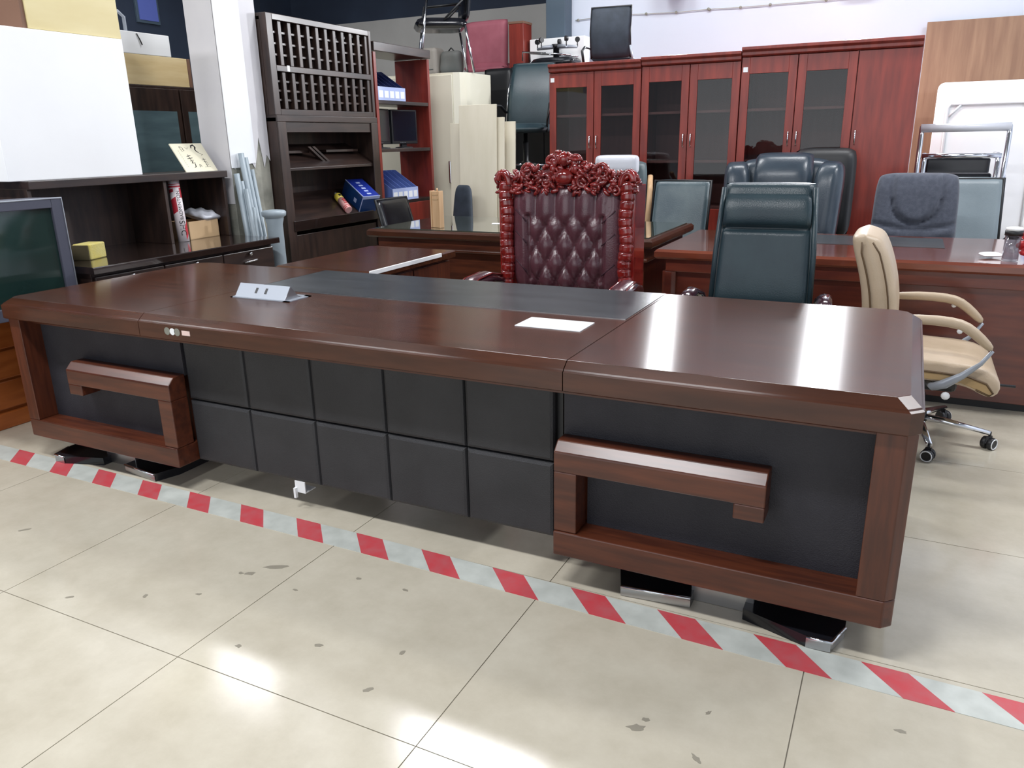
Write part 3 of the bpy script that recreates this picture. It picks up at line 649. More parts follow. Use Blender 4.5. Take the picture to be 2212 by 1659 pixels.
# wooden holder standing on the glass
t = thing('wooden_holder', 'upright light wood holder standing on the glass desk top', 'holder', (-2.93, 4.72, .802), -.25)
MB().box(-.04, .04, -.012, .02, 0, .25).build('block', 'lightwood', t, .003)
for x0, x1 in ((-.046, -.034), (.034, .046)): box('side_rail', 'lightwood', t, x0, x1, -.02, .022, 0, .252, .002)
for z in (.19, .22): box('groove', 'kraft', t, -.025, .025, -.015, -.011, z, z+.008, 0)
MB().lathe([(.006, .25), (.006, .268)], 8, Tr(0, .01, 0)).build('peg', 'lightwood', t)
t = thing('paper_sheet', 'small white paper lying on the glass of the dark desk', 'paper', (-2.62, 5.1, .802), .4)
box('sheet', 'paper', t, -.07, .07, -.04, .04, 0, .001, 0)
# tumbler, red net, tissue on the red desk
t = thing('glass_tumbler', 'clear glass tumbler with black and white lid on the red desk', 'tumbler', (.492, 4.56, .76))
MB().lathe([(.03, .002), (.036, .004), (.036, .125), (.033, .125), (.033, .012), (.028, .01)], 20).build('glass_body', 'tumbler', t)
MB().lathe([(.04, .125), (.04, .15), (.036, .15)], 20).build('lid_band', 'black', t)
MB().lathe([(.038, .15), (.036, .163), (.02, .167)], 20).build('lid_top', 'white', t)
t = MB(); rnd = random.Random(5)
for k in range(70):
    a, b_ = rnd.uniform(0, 2*PI), rnd.uniform(-.6, 1.4); r_ = .055+rnd.random()*.02
    t.ball((r_*math.cos(a)*math.cos(b_), r_*math.sin(a)*math.cos(b_), .075+r_*math.sin(b_)), .022, .02, .016, 6)
t.ball((0, 0, .06), .06, .06, .055, 10)
o = t.build('net_ball', 'redflower'); o.location = (.60, 4.62, .76); tag(o, 'bundle of red plastic net beside the glass tumbler', 'net')
t = MB().cushion(.10, .07, .02, Tr(0, 0, .012, -PI/2+.08), p=2, k=.1).build('tissue', 'paper'); t.location = (.43, 4.62, .762); t.rotation_euler = (0, 0, .4); tag(t, 'crumpled white tissue lying beside the glass tumbler', 'tissue')

# ------------------------------------------------------------------ credenza, left
C = thing('credenza', 'dark espresso credenza with an open hutch, drawers and round knobs', 'cabinet', (-4.05, 3.25, 0)); TC = Matrix.Translation((4.05, -3.25, 0))
MB().loft([[(x, y, z) for x, y in ((-4.42, 2.58), (-3.66+i, 2.58), (-3.66+i, 3.93), (-4.42, 3.93))] for z, i in ((.765, 0), (.795, 0), (.80, -.004))]).build('counter', 'darkgloss', C, T=TC)
box('carcass', 'darkwood', C, -4.42, -3.72, 2.6, 3.91, .06, .765, .002, TC)
box('plinth', 'black', C, -4.40, -3.76, 2.62, 3.89, 0, .06, 0, TC)
for k in range(3):
    y0 = 2.61+.432*k
    dr = box('drawer', 'darkwood', C, -3.72, -3.695, y0, y0+.426, .47, .745, .006, TC)
    MB().ball((-3.68, y0+.21, .725), .013, .013, .013, 10).build('knob', 'chrome', dr, T=TC)
    if k == 2: MB().tube([(-3.69, y0+.16, .672), (-3.675, y0+.18, .677), (-3.675, y0+.25, .68), (-3.69, y0+.27, .68)], .006, 6).build('pull', 'steel', dr, T=TC)
    box('cabinet_door', 'darkwood', C, -3.72, -3.70, y0, y0+.426, .08, .462, .004, TC)
box('hutch_top', 'darkwood', C, -4.42, -4.05, 2.58, 3.93, 1.18, 1.222, .003, TC)
box('hutch_back', 'darkwood_v', C, -4.42, -4.405, 2.6, 3.92, .80, 1.18, 0, TC)
for y in (2.58, 3.43, 3.905): box('hutch_side', 'darkwood_v', C, -4.405, -4.075, y, y+.022, .80, 1.18, .002, TC)
# things on the credenza
def text_mesh(txt, size):
    cu = bpy.data.curves.new('txt', 'FONT'); cu.body = txt; cu.size = size; ob = bpy.data.objects.new('txt', cu); COL.objects.link(ob)
    dg = bpy.context.evaluated_depsgraph_get(); me = bpy.data.meshes.new_from_object(ob.evaluated_get(dg)); bpy.data.objects.remove(ob)
    vs_ = [tuple(v.co) for v in me.vertices]; fs = [tuple(p.vertices) for p in me.polygons]; bpy.data.meshes.remove(me); return vs_, fs
t = thing('shuttlecock_tube', 'red and white badminton shuttlecock tube standing in the hutch', 'tube', (-4.11, 3.555, .80), .0)
t.rotation_euler = (0, -.06, 0)
MB().lathe([(.034, 0), (.034, .375)], 24).build('tube_body', 'badwhite', t)
def wrap(name, m, pts, r=.0346):   # (angle, height) outlines wrapped round the tube
    vs_ = []; fs = []
    for (a0, a1, z0, z1, sh) in pts:
        n = 8; b_ = len(vs_)
        for k in range(n+1):
            a = a0+(a1-a0)*k/n
            vs_ += [(r*math.cos(a), r*math.sin(a), z0+sh*k/n), (r*math.cos(a), r*math.sin(a), z1+sh*k/n)]
        fs += [(b_+2*k, b_+2*k+2, b_+2*k+3, b_+2*k+1) for k in range(n)]
    return MB().add(vs_, fs, None, True).build(name, m, t)
wrap('red_band', 'badred', [(-1.9, -.75, .17, .26, .02), (-2.2, .9, .335, .345, 0), (-2.2, .9, .352, .356, 0), (-.1, .9, .01, .09, .05), (-2.2, -1.0, .30, .32, .01), (.1, .9, .27, .33, .0)])
wrap('tube_cap', 'pinktag', [(-3.2, 3.2, .366, .377, 0)], .0352)
for txt, sz, h0, a0 in (('DHS', .05, .035, -.55), ('BADMINTON', .03, .135, -.62)):
    v_, f_ = text_mesh(txt, sz)
    MB().add([(.0352*math.cos(a0-y/.0352+.62), .0352*math.sin(a0-y/.0352+.62), h0+x) for x, y, z in v_], f_).build('printed_text', 'ink', t)
t = thing('carton', 'small open cardboard box in the hutch holding a plastic bag', 'box', (-4.21, 3.74, .80), .05)
cm = MB(); W2, D2, H2 = .085, .13, .115
cm.box(-W2, W2, -D2, D2, 0, .004).box(-W2, -W2+.004, -D2, D2, 0, H2).box(W2-.004, W2, -D2, D2, 0, H2).box(-W2, W2, -D2, -D2+.004, 0, H2).box(-W2, W2, D2-.004, D2, 0, H2)
cm.build('carton_body', 'kraft', t)
t = MB().cushion(.2, .17, .06, Tr(-.085, 0, 0, 0, 0, 0) @ Tr(.085, 0, 0, -PI/2), p=3, k=.06, nx=14, nz=14, front=lambda x, z, u, v: .012*math.sin(x*70)*math.cos(z*60)).build('plastic_bag', 'greybag')
t.location = (-4.21, 3.74, .94); t.rotation_euler = (0, .2, .1); tag(t, 'tied clear plastic bag of cutlery lying on the cardboard box', 'bag')
t = thing('foam_block', 'yellow foam sponge block on the credenza counter', 'sponge', (-3.99, 2.81, .80), .35)
MB().box(-.05, .05, -.07, .07, .0, .085).build('foam', 'foam', t, .008, 3)
box('dark_side', 'foamdark', t, -.052, .045, -.08, -.071, .0, .08, .003)  # darker brown layer on one side of the foam
# white box, yellow boards above
t = thing('white_carton', 'large plain white box standing on the credenza hutch', 'box', (-4.25, 2.98, 1.222))
MB().box(-.13, .14, -.46, .345, 0, .745).build('box_body', 'white', t, .004)
t = thing('yellow_drawer_box', 'pale yellow board box with its shaded side coloured brown on top of the white box', 'box', (-4.25, 3.05, 1.969))
MB().box(-.12, .13, -.26, .28, 0, .42).build('box_front', 'paleyellow', t, .003)
MB().box(-.13, .12, -.285, -.262, 0, .42).build('shaded_side', 'brown', t, .002)  # brown colours this face as if in shade
dc = thing('dark_cabinet', 'dark cabinet with teal glass door behind the credenza', 'cabinet', (-5.05, 4.3, 0)); TD = Matrix.Translation((5.05, -4.3, 0))
box('cabinet_body', 'darkwood_v', dc, -5.3, -4.82, 3.8, 4.8, 0, 1.79, .004, TD)
for k in range(2):
    d_ = box('cabinet_door', 'darkwood_v', dc, -4.82, -4.80, 3.81+.25*k*1.98, 4.29+.25*k*1.98, .06, 1.77, .003, TD)
    box('pane', 'teal', d_, -4.80, -4.796, 3.86+.25*k*1.98, 4.25+.25*k*1.98, .5, 1.62, 0, TD)
t = thing('pine_box', 'pine wood drawer lying on top of the dark cabinet', 'box', (-5.02, 4.2, 1.79)); MB().box(-.2, .2, -.35, .22, 0, .195).build('box_front', 'pine', t, .003); MB().box(-.2, .2, .222, .25, 0, .195).build('shaded_end', 'brown', t, .002)  # end of the pine box browned to stand for its shade
t = thing('white_panel_box', 'white box with a short black cord on the pine drawer', 'box', (-5.02, 4.1, 1.986)); MB().box(-.18, .2, -.3, .19, 0, .14).build('box_body', 'white', t, .004)
MB().tube([(.203, -.08, .13), (.205, -.06, .09), (.207, -.05, .06)], .004, 5).build('cord', 'black', t)
t = thing('metal_rack', 'small silver metal bracket frame on the white box', 'rack', (-5.02, 3.98, 2.127))
MB().tube([(.1, -.15, .0), (.1, -.15, .10), (.1, .0, .13), (.1, .04, .1), (.1, .04, 0)], .012, 8).tube([(-.1, -.15, 0), (-.1, -.15, .1), (.1, -.15, .10)], .012, 8).build('frame', 'alu', t)
# calligraphy plaque leaning on the hutch
t = thing('calligraphy_plaque', 'small cream plaque with black brush calligraphy leaning on the hutch', 'plaque', (-4.13, 3.80, 1.2225))
PT = Tr(0, 0, 0, 0, -.62, 0) @ Tr(0, 0, 0, 0, 0, PI/2)
MB().box(-.13, .13, 0, .008, .0, .215, PT).build('plaque_board', 'plaque', t, .002)
def stroke(pts, wd, m='ink', y=-.0006):
    v_ = []; f_ = []
    n = len(pts)
    for k, (x, z) in enumerate(pts):
        a = pts[max(0, k-1)]; b_ = pts[min(n-1, k+1)]; dx, dz = b_[0]-a[0], b_[1]-a[1]; L_ = math.hypot(dx, dz) or 1
        ww = wd[k] if isinstance(wd, list) else wd
        v_ += [(x-dz/L_*ww, y, z+dx/L_*ww), (x+dz/L_*ww, y, z-dx/L_*ww)]
    f_ = [(2*k, 2*k+1, 2*k+3, 2*k+2) for k in range(n-1)]
    MB().add(v_, f_, PT).build('brush_stroke', m, t)
stroke([(.02, .175), (.03, .195), (.05, .2), (.058, .185), (.045, .165), (.05, .15), (.062, .142)], [.003, .005, .007, .006, .005, .004, .002])
stroke([(.06, .14), (.075, .13)], .0015); stroke([(.085, .128), (.07, .122)], .0015)
stroke([(.05, .085), (.085, .09)], .0012); stroke([(.068, .1), (.066, .03)], .002); stroke([(.055, .07), (.08, .07), (.08, .045), (.056, .045)], .0012); stroke([(.04, .03), (.09, .032)], .001)
stroke([(-.07, .19), (-.065, .155), (-.045, .16), (-.05, .185), (-.07, .19)], .0016); stroke([(-.03, .185), (-.015, .17), (-.005, .185)], .0014); stroke([(-.055, .172), (-.05, .17)], .0025)
stroke([(-.055, .115), (-.02, .122)], .002); stroke([(-.06, .098), (-.015, .104)], .002); stroke([(-.05, .08), (-.02, .088), (-.045, .062), (-.02, .068), (-.03, .035), (-.045, .03)], [.002, .003, .003, .003, .004, .001]); stroke([(-.04, .13), (-.035, .06)], .0022)
stroke([(.012, .055), (.0, .03)], .002); stroke([(.01, .05), (.02, .045), (.016, .032)], .0015)
for k in range(9): stroke([(-.095, .16-.015*k), (-.09, .156-.015*k)], .0018, 'inklight')

# CRT television on a honey-coloured chest
t = thing('drawer_chest', 'honey coloured wooden drawer chest under the television', 'chest', (-4.3, 2.05, 0)); TT = Matrix.Translation((4.3, -2.05, 0))
box('chest_body', 'orange', t, -4.6, -4.06, 1.6, 2.5, .0, .57, .003, TT)
box('chest_top', 'orange', t, -4.62, -4.02, 1.58, 2.52, .57, .60, .006, TT)
box('base_moulding', 'orange', t, -4.06, -4.035, 1.59, 2.51, 0, .085, .006, TT)
for k in range(3): box('drawer', 'orange', t, -4.06, -4.045, 1.62, 2.48, .10+.155*k, .245+.155*k, .006, TT)
t = thing('television', 'grey tube television with a dark green curved screen', 'television', (-3.95, 2.2, .60), -.06)
b_ = MB()
def rr(x, hy, z0, z1, c=.03): return [(x, y, z) for y, z in ((-hy+c, z0), (hy-c, z0), (hy, z0+c), (hy, z1-c), (hy-c, z1), (-hy+c, z1), (-hy, z1-c), (-hy, z0+c))]
b_.loft([rr(-.42, .2, .08, .42), rr(-.2, .3, .02, .52), rr(-.02, .335, 0, .548), rr(.18, .34, 0, .552, .012)]).build('housing', 'tvgrey', t)
f_ = MB()
for a in ((-.34, -.285, 0, .552), (.285, .34, 0, .552), (-.285, .285, .505, .552), (-.285, .285, 0, .06)): f_.prism([(a[0], a[2]), (a[1], a[2]), (a[1], a[3]), (a[0], a[3])], .181, .2, 'x')
f_.build('bezel', 'tvgrey', t, .003)
MB().tube([(.2, -.338, .55), (.2, .338, .55), (.2, .338, .0)], .0045, 5).build('bright_edge', 'alu', t)
sc_ = [[(.182+.008*(1-(y/.285)**2)*(1-((z-.2825)/.2225)**2), y, z) for y in [(-.285+.57*i/12) for i in range(13)]] for z in [(.06+.445*j/10) for j in range(11)]]
MB().loft(sc_, None, True, False, False).build('screen', 'screen', t)
MB().box(-.1, .1, -.25, .25, -.0, .004).build('foot', 'black', t)

# ------------------------------------------------------------------ display shelf with lattice top
S = thing('display_shelf', 'tall espresso display shelf with a lattice grid above and sloping magazine shelves', 'shelf', (-4.14, 4.95, 0)); TS = Matrix.Translation((4.14, -4.95, 0))
XF, XB, YA, YB, HT = -3.98, -4.30, 4.365, 5.535, 2.225
for y in (YA, YB-.03): box('side_panel', 'darkwood_v', S, XB, XF, y, y+.03, 0, 1.56, .002, TS)
box('back_panel', 'darkwood_v', S, XB, XB+.012, YA+.03, YB-.03, 0, 1.53, 0, TS)
box('mid_board', 'darkwood', S, XB, XF+.01, YA, YB, 1.53, 1.575, .004, TS)
box('front_rail', 'darkwood', S, XF-.03, XF, YA+.03, YB-.03, 1.46, 1.53, .002, TS)
box('face_post', 'darkwood_v', S, XF, XF+.012, YA, YA+.085, 0, 1.53, .003, TS); box('face_post', 'darkwood_v', S, XF, XF+.012, YB-.085, YB, 0, 1.53, .003, TS)
# lattice panel
for y in (YA, YB-.02): box('lattice_side', 'darkwood_v', S, XB+.12, XF-.06, y, y+.02, 1.575, HT-.04, 0, TS)
box('lattice_top', 'darkwood', S, XB+.12, XF-.06, YA, YB, HT-.02, HT, 0, TS)
box('lattice_back', 'darkwood_v', S, XB+.1, XB+.12, YA, YB, 1.575, HT, 0, TS)
z_mid = 1.885
box('lattice_post', 'darkwood_v', S, XF-.06, XF, YA, YA+.06, 1.575, HT, .003, TS); box('lattice_post', 'darkwood_v', S, XF-.06, XF, YB-.03, YB, 1.575, HT, .003, TS)
for z in (1.575, z_mid-.025, HT-.04): box('lattice_rail', 'darkwood', S, XF-.06, XF, YA+.06, YB-.03, z, z+.04, .003, TS)
n = 11; p_ = (YB-.03-YA-.06)/n
for z0, z1 in ((1.615, z_mid-.025), (z_mid+.015, HT-.04)):
    for k in range(n):
        y = YA+.06+p_*k+p_*.62
        box('slat', 'darkwood_v', S, XF-.055, XF-.012, y, y+p_*.36, z0, z1, .004, TS)
    for k in range(1, 4):
        z = z0+(z1-z0)*k/4
        box('cross_bar', 'darkwood', S, XF-.09, XF-.03, YA+.06, YB-.03, z-.008, z+.008, .002, TS)
box('price_sticker', 'sealw', S, XF, XF+.001, YA+.165, YA+.19, z_mid-.02, z_mid+.018, 0, TS)
# sloping shelves
def slope(zf, zb, nm='sloping_shelf'):
    return MB().prism([(XF-.005, zf), (XF-.005, zf+.02), (XB+.012, zb+.02), (XB+.012, zb)], YA+.03, YB-.03, 'y', Matrix(((1, 0, 0, 0), (0, 1, 0, 0), (0, 0, 1, 0), (0, 0, 0, 1)))).build(nm, 'darkwood', S, .002, T=TS)
slope(1.195, 1.36); slope(.815, 1.0)
box('shelf_lip', 'darkgloss', S, XF-.005, XF+.02, YA+.06, YB-.06, .77, .845, .003, TS)
for y0, y1 in ((4.75, 4.95), (4.80, 5.0)):
    MB().prism([(y0, 1.36), (y0+.03, 1.36), (y1+.03, 1.225), (y1, 1.225)], XF-.1, XF-.07, 'x').build('divider_strip', 'darkwood', S, T=TS)
for y0, y1 in ((4.46, 4.82), (5.02, 5.42)):
    for z in (1.255, 1.315): MB().box(XF-.2, XF-.12, y0, y1, z, z+.018).build('magazine_ledge', 'darkwood', S, T=TS)
box('lower_door', 'darkwood_v', S, XF-.02, XF-.002, YA+.09, YB-.09, .06, .74, .003, TS)
# blue box and spray can lying on the lower sloping shelf
t = thing('blue_box', 'blue glossy carton with pale edges leaning on the lower shelf', 'box', (-4.09, 5.36, .900)); t.rotation_euler = (.0, .53, -.28)
MB().box(-.13, .13, -.085, .085, 0, .15).build('box_body', 'bluebox', t, .003)
MB().box(.1301, .1306, -.08, .08, .005, .145).build('end_panel', 'bluedark', t)
MB().box(-.128, .128, -.0856, -.0851, .004, .146).build('side_print', 'bluedark', t)
box('side_label', 'lightblue', t, .03, .065, -.0862, -.0857, .05, .085, 0)
for a in ((-.13, .13, -.087, -.082, .146, .152), (.127, .132, -.085, .085, .125, .152), (.127, .132, -.087, -.082, 0, .15)): box('pale_edge', 'lightblue', t, *a, 0)
for k in range(5): box('print_mark', 'lightblue', t, -.08+.04*k, -.06+.04*k, -.02, .02, .1502, .1506, 0)
t = thing('spray_can', 'yellow and pink spray can lying beside the blue box', 'can', (-4.07, 5.13, .925)); t.rotation_euler = (0, -PI/2+.53, -.42)
CT = Tr(0, 0, -.11)
MB().lathe([(.028, 0), (.031, .005), (.031, .14)], 18, CT).build('can_body', 'pink', t)
MB().lathe([(.0313, .14), (.0313, .2), (.022, .215), (.012, .222)], 18, CT).build('can_shoulder', 'yellow', t)
MB().lathe([(.01, .222), (.01, .24), (.006, .245)], 12, CT).build('nozzle', 'alu', t)
MB().lathe([(.0315, .012), (.0315, .018)], 18, CT).lathe([(.0315, .03), (.0315, .035)], 18, CT).build('red_ring', 'red', t)
for k in range(3): MB().box(.0308, .0318, -.012, .012, .06+.022*k, .072+.022*k, CT).build('print_mark', 'red', t)
MB().box(.031, .0318, -.01, .01, .16, .185, CT).build('print_mark', 'ink', t)

# ------------------------------------------------------------------ red-brown open shelf
S2 = thing('open_shelf', 'red-brown open shelf holding blue file trays and two monitors', 'shelf', (-4.14, 6.0, 0)); TO = Matrix.Translation((4.14, -6.0, 0))
A, B2, H2_ = 5.56, 6.40, 2.155
for y in (A, B2-.035): box('side_panel', 'cherry', S2, -4.33, -3.985, y, y+.035, 0, H2_-.075, .002, TO)
box('top_board', 'darkwood', S2, -4.34, -3.97, A-.005, B2+.005, H2_-.07, H2_, .004, TO)
for z in (.0, .86, 1.30, 1.685): box('shelf_board', 'darkwood', S2, -4.33, -3.99, A+.035, B2-.035, z, z+.028, .002, TO)
box('lower_door', 'cherry', S2, -3.995, -3.98, A+.04, B2-.04, .04, .86, .002, TO)
def file_tray(label, y0, z0, m, lean):
    t = thing('file_tray', label, 'file tray', (-4.12, y0, z0))
    n = 5
    for k in range(n+1):
        y = .078*k
        MB().prism([(.13, 0), (.13, .10), (-.1, .25), (-.13, .25), (-.13, 0)], y, y+.004, 'y').build('divider', m, t)
        if k == 0 or k == n:
            for q in range(3):
                MB().lathe([(.014, 0), (.014, .0008)], 8, Tr(-.09+.045*q, y-.0005, .17-.03*q, PI/2)).build('hole', 'bluehole', t)
    box('base', m, t, -.13, .13, 0, .078*n+.004, 0, .004, 0)
    box('front', 'lightblue', t, .13, .134, -.002, .078*n+.006, 0, .105, 0)
    box('back', m, t, -.134, -.13, -.002, .078*n+.006, 0, .25, 0)
    for k in range(n): box('label_card', 'paper', t, .1342, .1348, .01+.078*k, .068+.078*k, .02, .075, 0)
file_tray('blue slotted file tray on the upper shelf above the monitors', 5.60, 1.714, 'bluehole', 0)
file_tray('pale blue slotted file tray on the shelf below the monitors', 5.72, .889, 'bluetray', 0)
for label, y, rz in (('black flat monitor on the open shelf, its edge against the display shelf', 5.78, .18), ('black flat monitor on the open shelf against the red side panel', 6.13, -.22)):
    t = thing('monitor', label, 'monitor', (-4.12, y, 1.329), rz)
    MB().box(-.02, .02, -.155, .155, .035, .325).build('monitor_case', 'black', t, .005)
    box('monitor_screen', 'monitor', t, .0201, .0206, -.14, .14, .06, .312, 0)
    box('neck', 'black', t, -.02, .005, -.03, .03, .005, .06, .002); MB().lathe([(.08, 0), (.075, .008), (.03, .012)], 16).build('foot', 'black', t)
    for k in range(4): box('button', 'alu', t, .0202, .0208, -.06+.018*k, -.052+.018*k, .045, .049, 0)

# pipes and flange leaning at the pillar
for k, (x, y, lx, ly, L_, r_) in enumerate(((-3.96, 4.03, -.06, -.05, 1.2, .019), (-3.955, 4.07, -.07, -.05, 1.15, .017), (-3.95, 4.11, -.08, -.06, 1.33, .019), (-3.95, 4.155, -.09, -.06, 1.3, .018), (-3.91, 4.03, -.07, -.02, 1.1, .016), (-3.95, 4.195, -.09, -.05, 1.22, .015), (-3.86, 4.0, -.06, .0, .98, .011))):
    t = MB().tube([(x, y, .004), (x+lx, y+ly, L_)], r_, 10).build('grey_pipe', 'pipe')
    tag(t, 'long grey plastic pipe leaning against the bare foot of the pillar', 'pipe', 'pipes at the pillar')
t = MB().lathe([(.075, 0), (.075, .01), (.06, .02), (.052, .55), (.052, .86), (.062, .9), (.062, .91), (.08, .92), (.082, .945), (.07, .955), (.03, .96)], 22).build('flange_pedestal', 'pipe'); t.location = (-3.83, 4.085, 0)
tag(t, 'grey pedestal with a round flange beside the leaning pipes', 'pedestal')

# ------------------------------------------------------------------ cream cabinet, boards and the pile of chairs
t = thing('cream_cabinet', 'tall glossy cream cabinet with rounded edge behind the boards', 'cabinet', (-4.05, 6.85, 0)); TQ = Matrix.Translation((4.05, -6.85, 0))
MB().prism([(-4.75, 6.6), (-3.86, 6.6), (-3.80, 6.62), (-3.765, 6.68), (-3.76, 6.75), (-3.76, 7.15), (-4.75, 7.15)], .05, 1.98).build('cabinet_body', 'creamgloss', t, T=TQ)
box('plinth', 'black', t, -4.7, -3.8, 6.66, 7.1, 0, .05, 0, TQ)
for x0, x1 in ((-4.74, -4.30), (-4.295, -3.865)): box('cabinet_door', 'creamgloss', t, x0, x1, 6.585, 6.6, .07, 1.96, .004, TQ)
box('handle', 'chrome', t, -3.92, -3.90, 6.56, 6.585, 1.0, 1.2, .004, TQ)
for x0, x1, y, h, label in ((-3.55, -3.19, 6.16, 1.67, 'tallest cream board at the front of the leaning stack'), (-3.575, -3.135, 6.20, 1.565, 'cream board just behind the tallest one in the leaning stack'), (-3.69, -3.2, 6.24, 1.525, 'cream board reaching furthest toward the cream cabinet in the leaning stack'), (-3.4, -3.07, 6.28, 1.53, 'cream board nearest the black chairs in the leaning stack')):
    t = MB().box(x0, x1, -.009, .009, 0, h).build('cream_board', 'cream', bevel=.002); t.location = (0, y-.07, .002); t.rotation_euler = (math.radians(-2.5), 0, 0); tag(t, label, 'board', 'leaning cream boards')
def leather_chair(label, loc, rz, m='green', group='stacked black chairs', H=.62, tilt=None, base=True):
    t = thing('office_chair', label, 'chair', loc, rz, group)
    if tilt: t.rotation_euler = (tilt[0], tilt[1], rz)
    MB().cushion(.46, H, .07, Tr(0, .2, .42), p=8, k=.02, nx=14, nz=22, bend=lambda x, z: .20*z/H-.06*math.sin(z/H*PI), e=.25, tw=.93).build('backrest', m, t)
    for s_ in (-1, 1):
        MB().tube([(s_*.235, .2, .5), (s_*.23, .24, .75), (s_*.215, .36, 1.0)], .008, 6).build('back_rail', 'chrome', t)
        MB().tube([(s_*.24, .2, .58), (s_*.27, .1, .64), (s_*.27, -.14, .64), (s_*.25, -.17, .5), (s_*.22, -.05, .40)], .018, 8, flat=.6).build('arm_rest', 'black', t)
    seat_pad(t, m, .48, .48, .43, .09, -.03)
    if base: star_base(t, .43, .28, 'chrome')
    return t

t = thing('storage_trunk', 'low black storage cabinet under the stacked chairs', 'cabinet', (-3.36, 7.18, 0))
MB().box(-.38, .40, -.40, .40, .04, 1.05).build('trunk_body', 'black', t, .004); box('plinth', 'black', t, -.34, .36, -.36, .36, 0, .04, 0)
for x0, x1 in ((-.375, .007), (.013, .395)): box('cabinet_door', 'black', t, x0, x1, -.415, -.40, .06, 1.03, .003)
leather_chair('dark teal leather office chair standing upright on the storage cabinet, turned toward the bookcase', (-3.32, 7.0, 1.052), .2, 'green')
t = thing('dark_backing', 'tall black backing added behind the stacked chairs', 'cabinet', (-3.42, 7.76, 0))  # made-up cabinet, added as a dark backdrop for the gaps between chairs
MB().box(-.38, .42, -.14, .14, .04, 2.06).build('cabinet_body', 'black', t, .004); box('plinth', 'black', t, -.34, .38, -.12, .12, 0, .04, 0)
for x0, x1 in ((-.375, .017), (.023, .415)): box('cabinet_door', 'black', t, x0, x1, -.155, -.14, .06, 2.04, .003)
t = thing('office_chair', 'narrow black office chair with one plastic arm perched behind the teal chair', 'chair', (-3.88, 7.36, 1.052), -.1, 'stacked black chairs')
MB().cushion(.33, .62, .06, Tr(0, .12, .40), p=8, k=.03, bend=lambda x, z: .06*z).build('backrest', 'black', t)
seat_pad(t, 'black', .34, .30, .36, .08, 0)
MB().tube([(-.17, .1, .5), (-.2, .0, .6), (-.21, -.14, .6), (-.19, -.1, .4)], .017, 8, flat=.6).build('arm_rest', 'black_gloss', t)
MB().lathe([(.14, 0), (.14, .02), (.03, .04), (.03, .33)], 14).build('pedestal_base', 'black', t)
t = thing('black_crate', 'black storage crate under the narrow office chair', 'crate', (-3.9, 7.33, 0)); MB().box(-.15, .14, -.16, .16, 0, 1.05).build('crate_body', 'black', t, .004); box('crate_lid', 'black', t, -.152, .142, -.162, .162, 1.02, 1.05, .002)
# upturned chair without its back on the added black backing
t = thing('upturned_chair', 'upturned office chair seat with its star base and casters in the air', 'chair', (-3.25, 7.58, 2.063))
MB().cushion(.46, .26, .08, Tr(0, -.13, .04, -PI/2) @ Tr(0, 0, 0), p=5).build('seat', 'black_gloss', t)
MB().lathe([(.03, .08), (.03, .17), (.045, .17), (.045, .2)], 12).build('gas_lift', 'black', t)
for k in range(5):
    a = .4+2*PI*k/5; R_ = .22
    MB().tube([(0, 0, .18), (R_*math.cos(a), R_*.55*math.sin(a), .17)], [.02, .013], 8).build('base_leg', 'alu', t)
    MB().tube([(R_*math.cos(a), R_*.55*math.sin(a), .17), (R_*math.cos(a), R_*.55*math.sin(a), .215)], .006, 6).lathe([(.024, -.014), (.024, .014)], 12, Tr(R_*math.cos(a), R_*.55*math.sin(a), .235, PI/2, 0, a)).build('caster', 'black', t)
for y in (-.1, .08): MB().tube([(-.32, y, .06), (-.32, y, .14), (-.1, y, .12), (.2, y, .085)], .008, 6).build('arm_tube', 'chrome', t)
t = thing('white_box', 'white box standing on the added black backing in front of the steel column', 'box', (-3.28, 7.80, 2.062))
MB().box(-.33, .26, -.06, .09, 0, .28).build('box_body', 'white', t, .004)
# ------------------------------------------------------------------ things on top of the cream cabinet and behind
t = thing('cantilever_chair', 'black leather chair with chrome legs standing on the cream cabinet', 'chair', (-4.10, 6.85, 1.983), -.95)
seat_pad(t, 'black_gloss', .50, .48, .43, .10, -.02)
MB().cushion(.48, .46, .08, Tr(0, .2, .45), p=8, k=.03, bend=lambda x, z: .10*z).build('backrest', 'black_gloss', t)
for s_ in (-1, 1):
    MB().tube([(s_*.25, -.24, .0), (s_*.25, -.15, .62)], .011, 8).build('leg', 'chrome', t)
    MB().tube([(s_*.25, .26, .0), (s_*.25, .19, .40)], .011, 8).build('leg', 'chrome', t)
    MB().tube([(s_*.25, -.15, .62), (s_*.25, .05, .64), (s_*.25, .22, .66)], .02, 8, flat=.6).build('arm_rest', 'black', t)
    MB().tube([(s_*.25, .22, .66), (s_*.25, .0, .45)], .009, 6).build('arm_brace', 'black', t)
t = thing('backing_cabinet', 'plain grey cabinet standing behind the cream cabinet', 'cabinet', (-4.55, 7.88, 0))
MB().box(-.6, .68, -.25, .3, .0, 2.06).build('cabinet_body', 'wallgrey', t, .004)
for x0, x1 in ((-.59, .035), (.045, .67)): box('cabinet_door', 'wallgrey', t, x0, x1, -.265, -.25, .04, 2.04, .003)
t = thing('pink_chair', 'dusty pink upholstered chair on top of the grey cabinet', 'chair', (-4.19, 7.8, 2.062), -.05)
MB().cushion(.52, .52, .09, Tr(0, .08, .0), p=9, k=.03, bend=lambda x, z: .05*z, e=.25).build('backrest', 'wallred', t)
MB().cushion(.52, .22, .10, Tr(0, .05, .055, -PI/2) @ Tr(0, 0, -.04), p=6).build('seat', 'wallred', t)
t = thing('red_box', 'small dark red box beside the pink chair', 'box', (-3.71, 7.75, 2.06)); MB().box(-.09, .07, -.1, .1, 0, .45).build('box_body', 'cherry', t, .003); box('lid_edge', 'brown', t, -.095, .075, -.105, .105, .43, .452, .002)
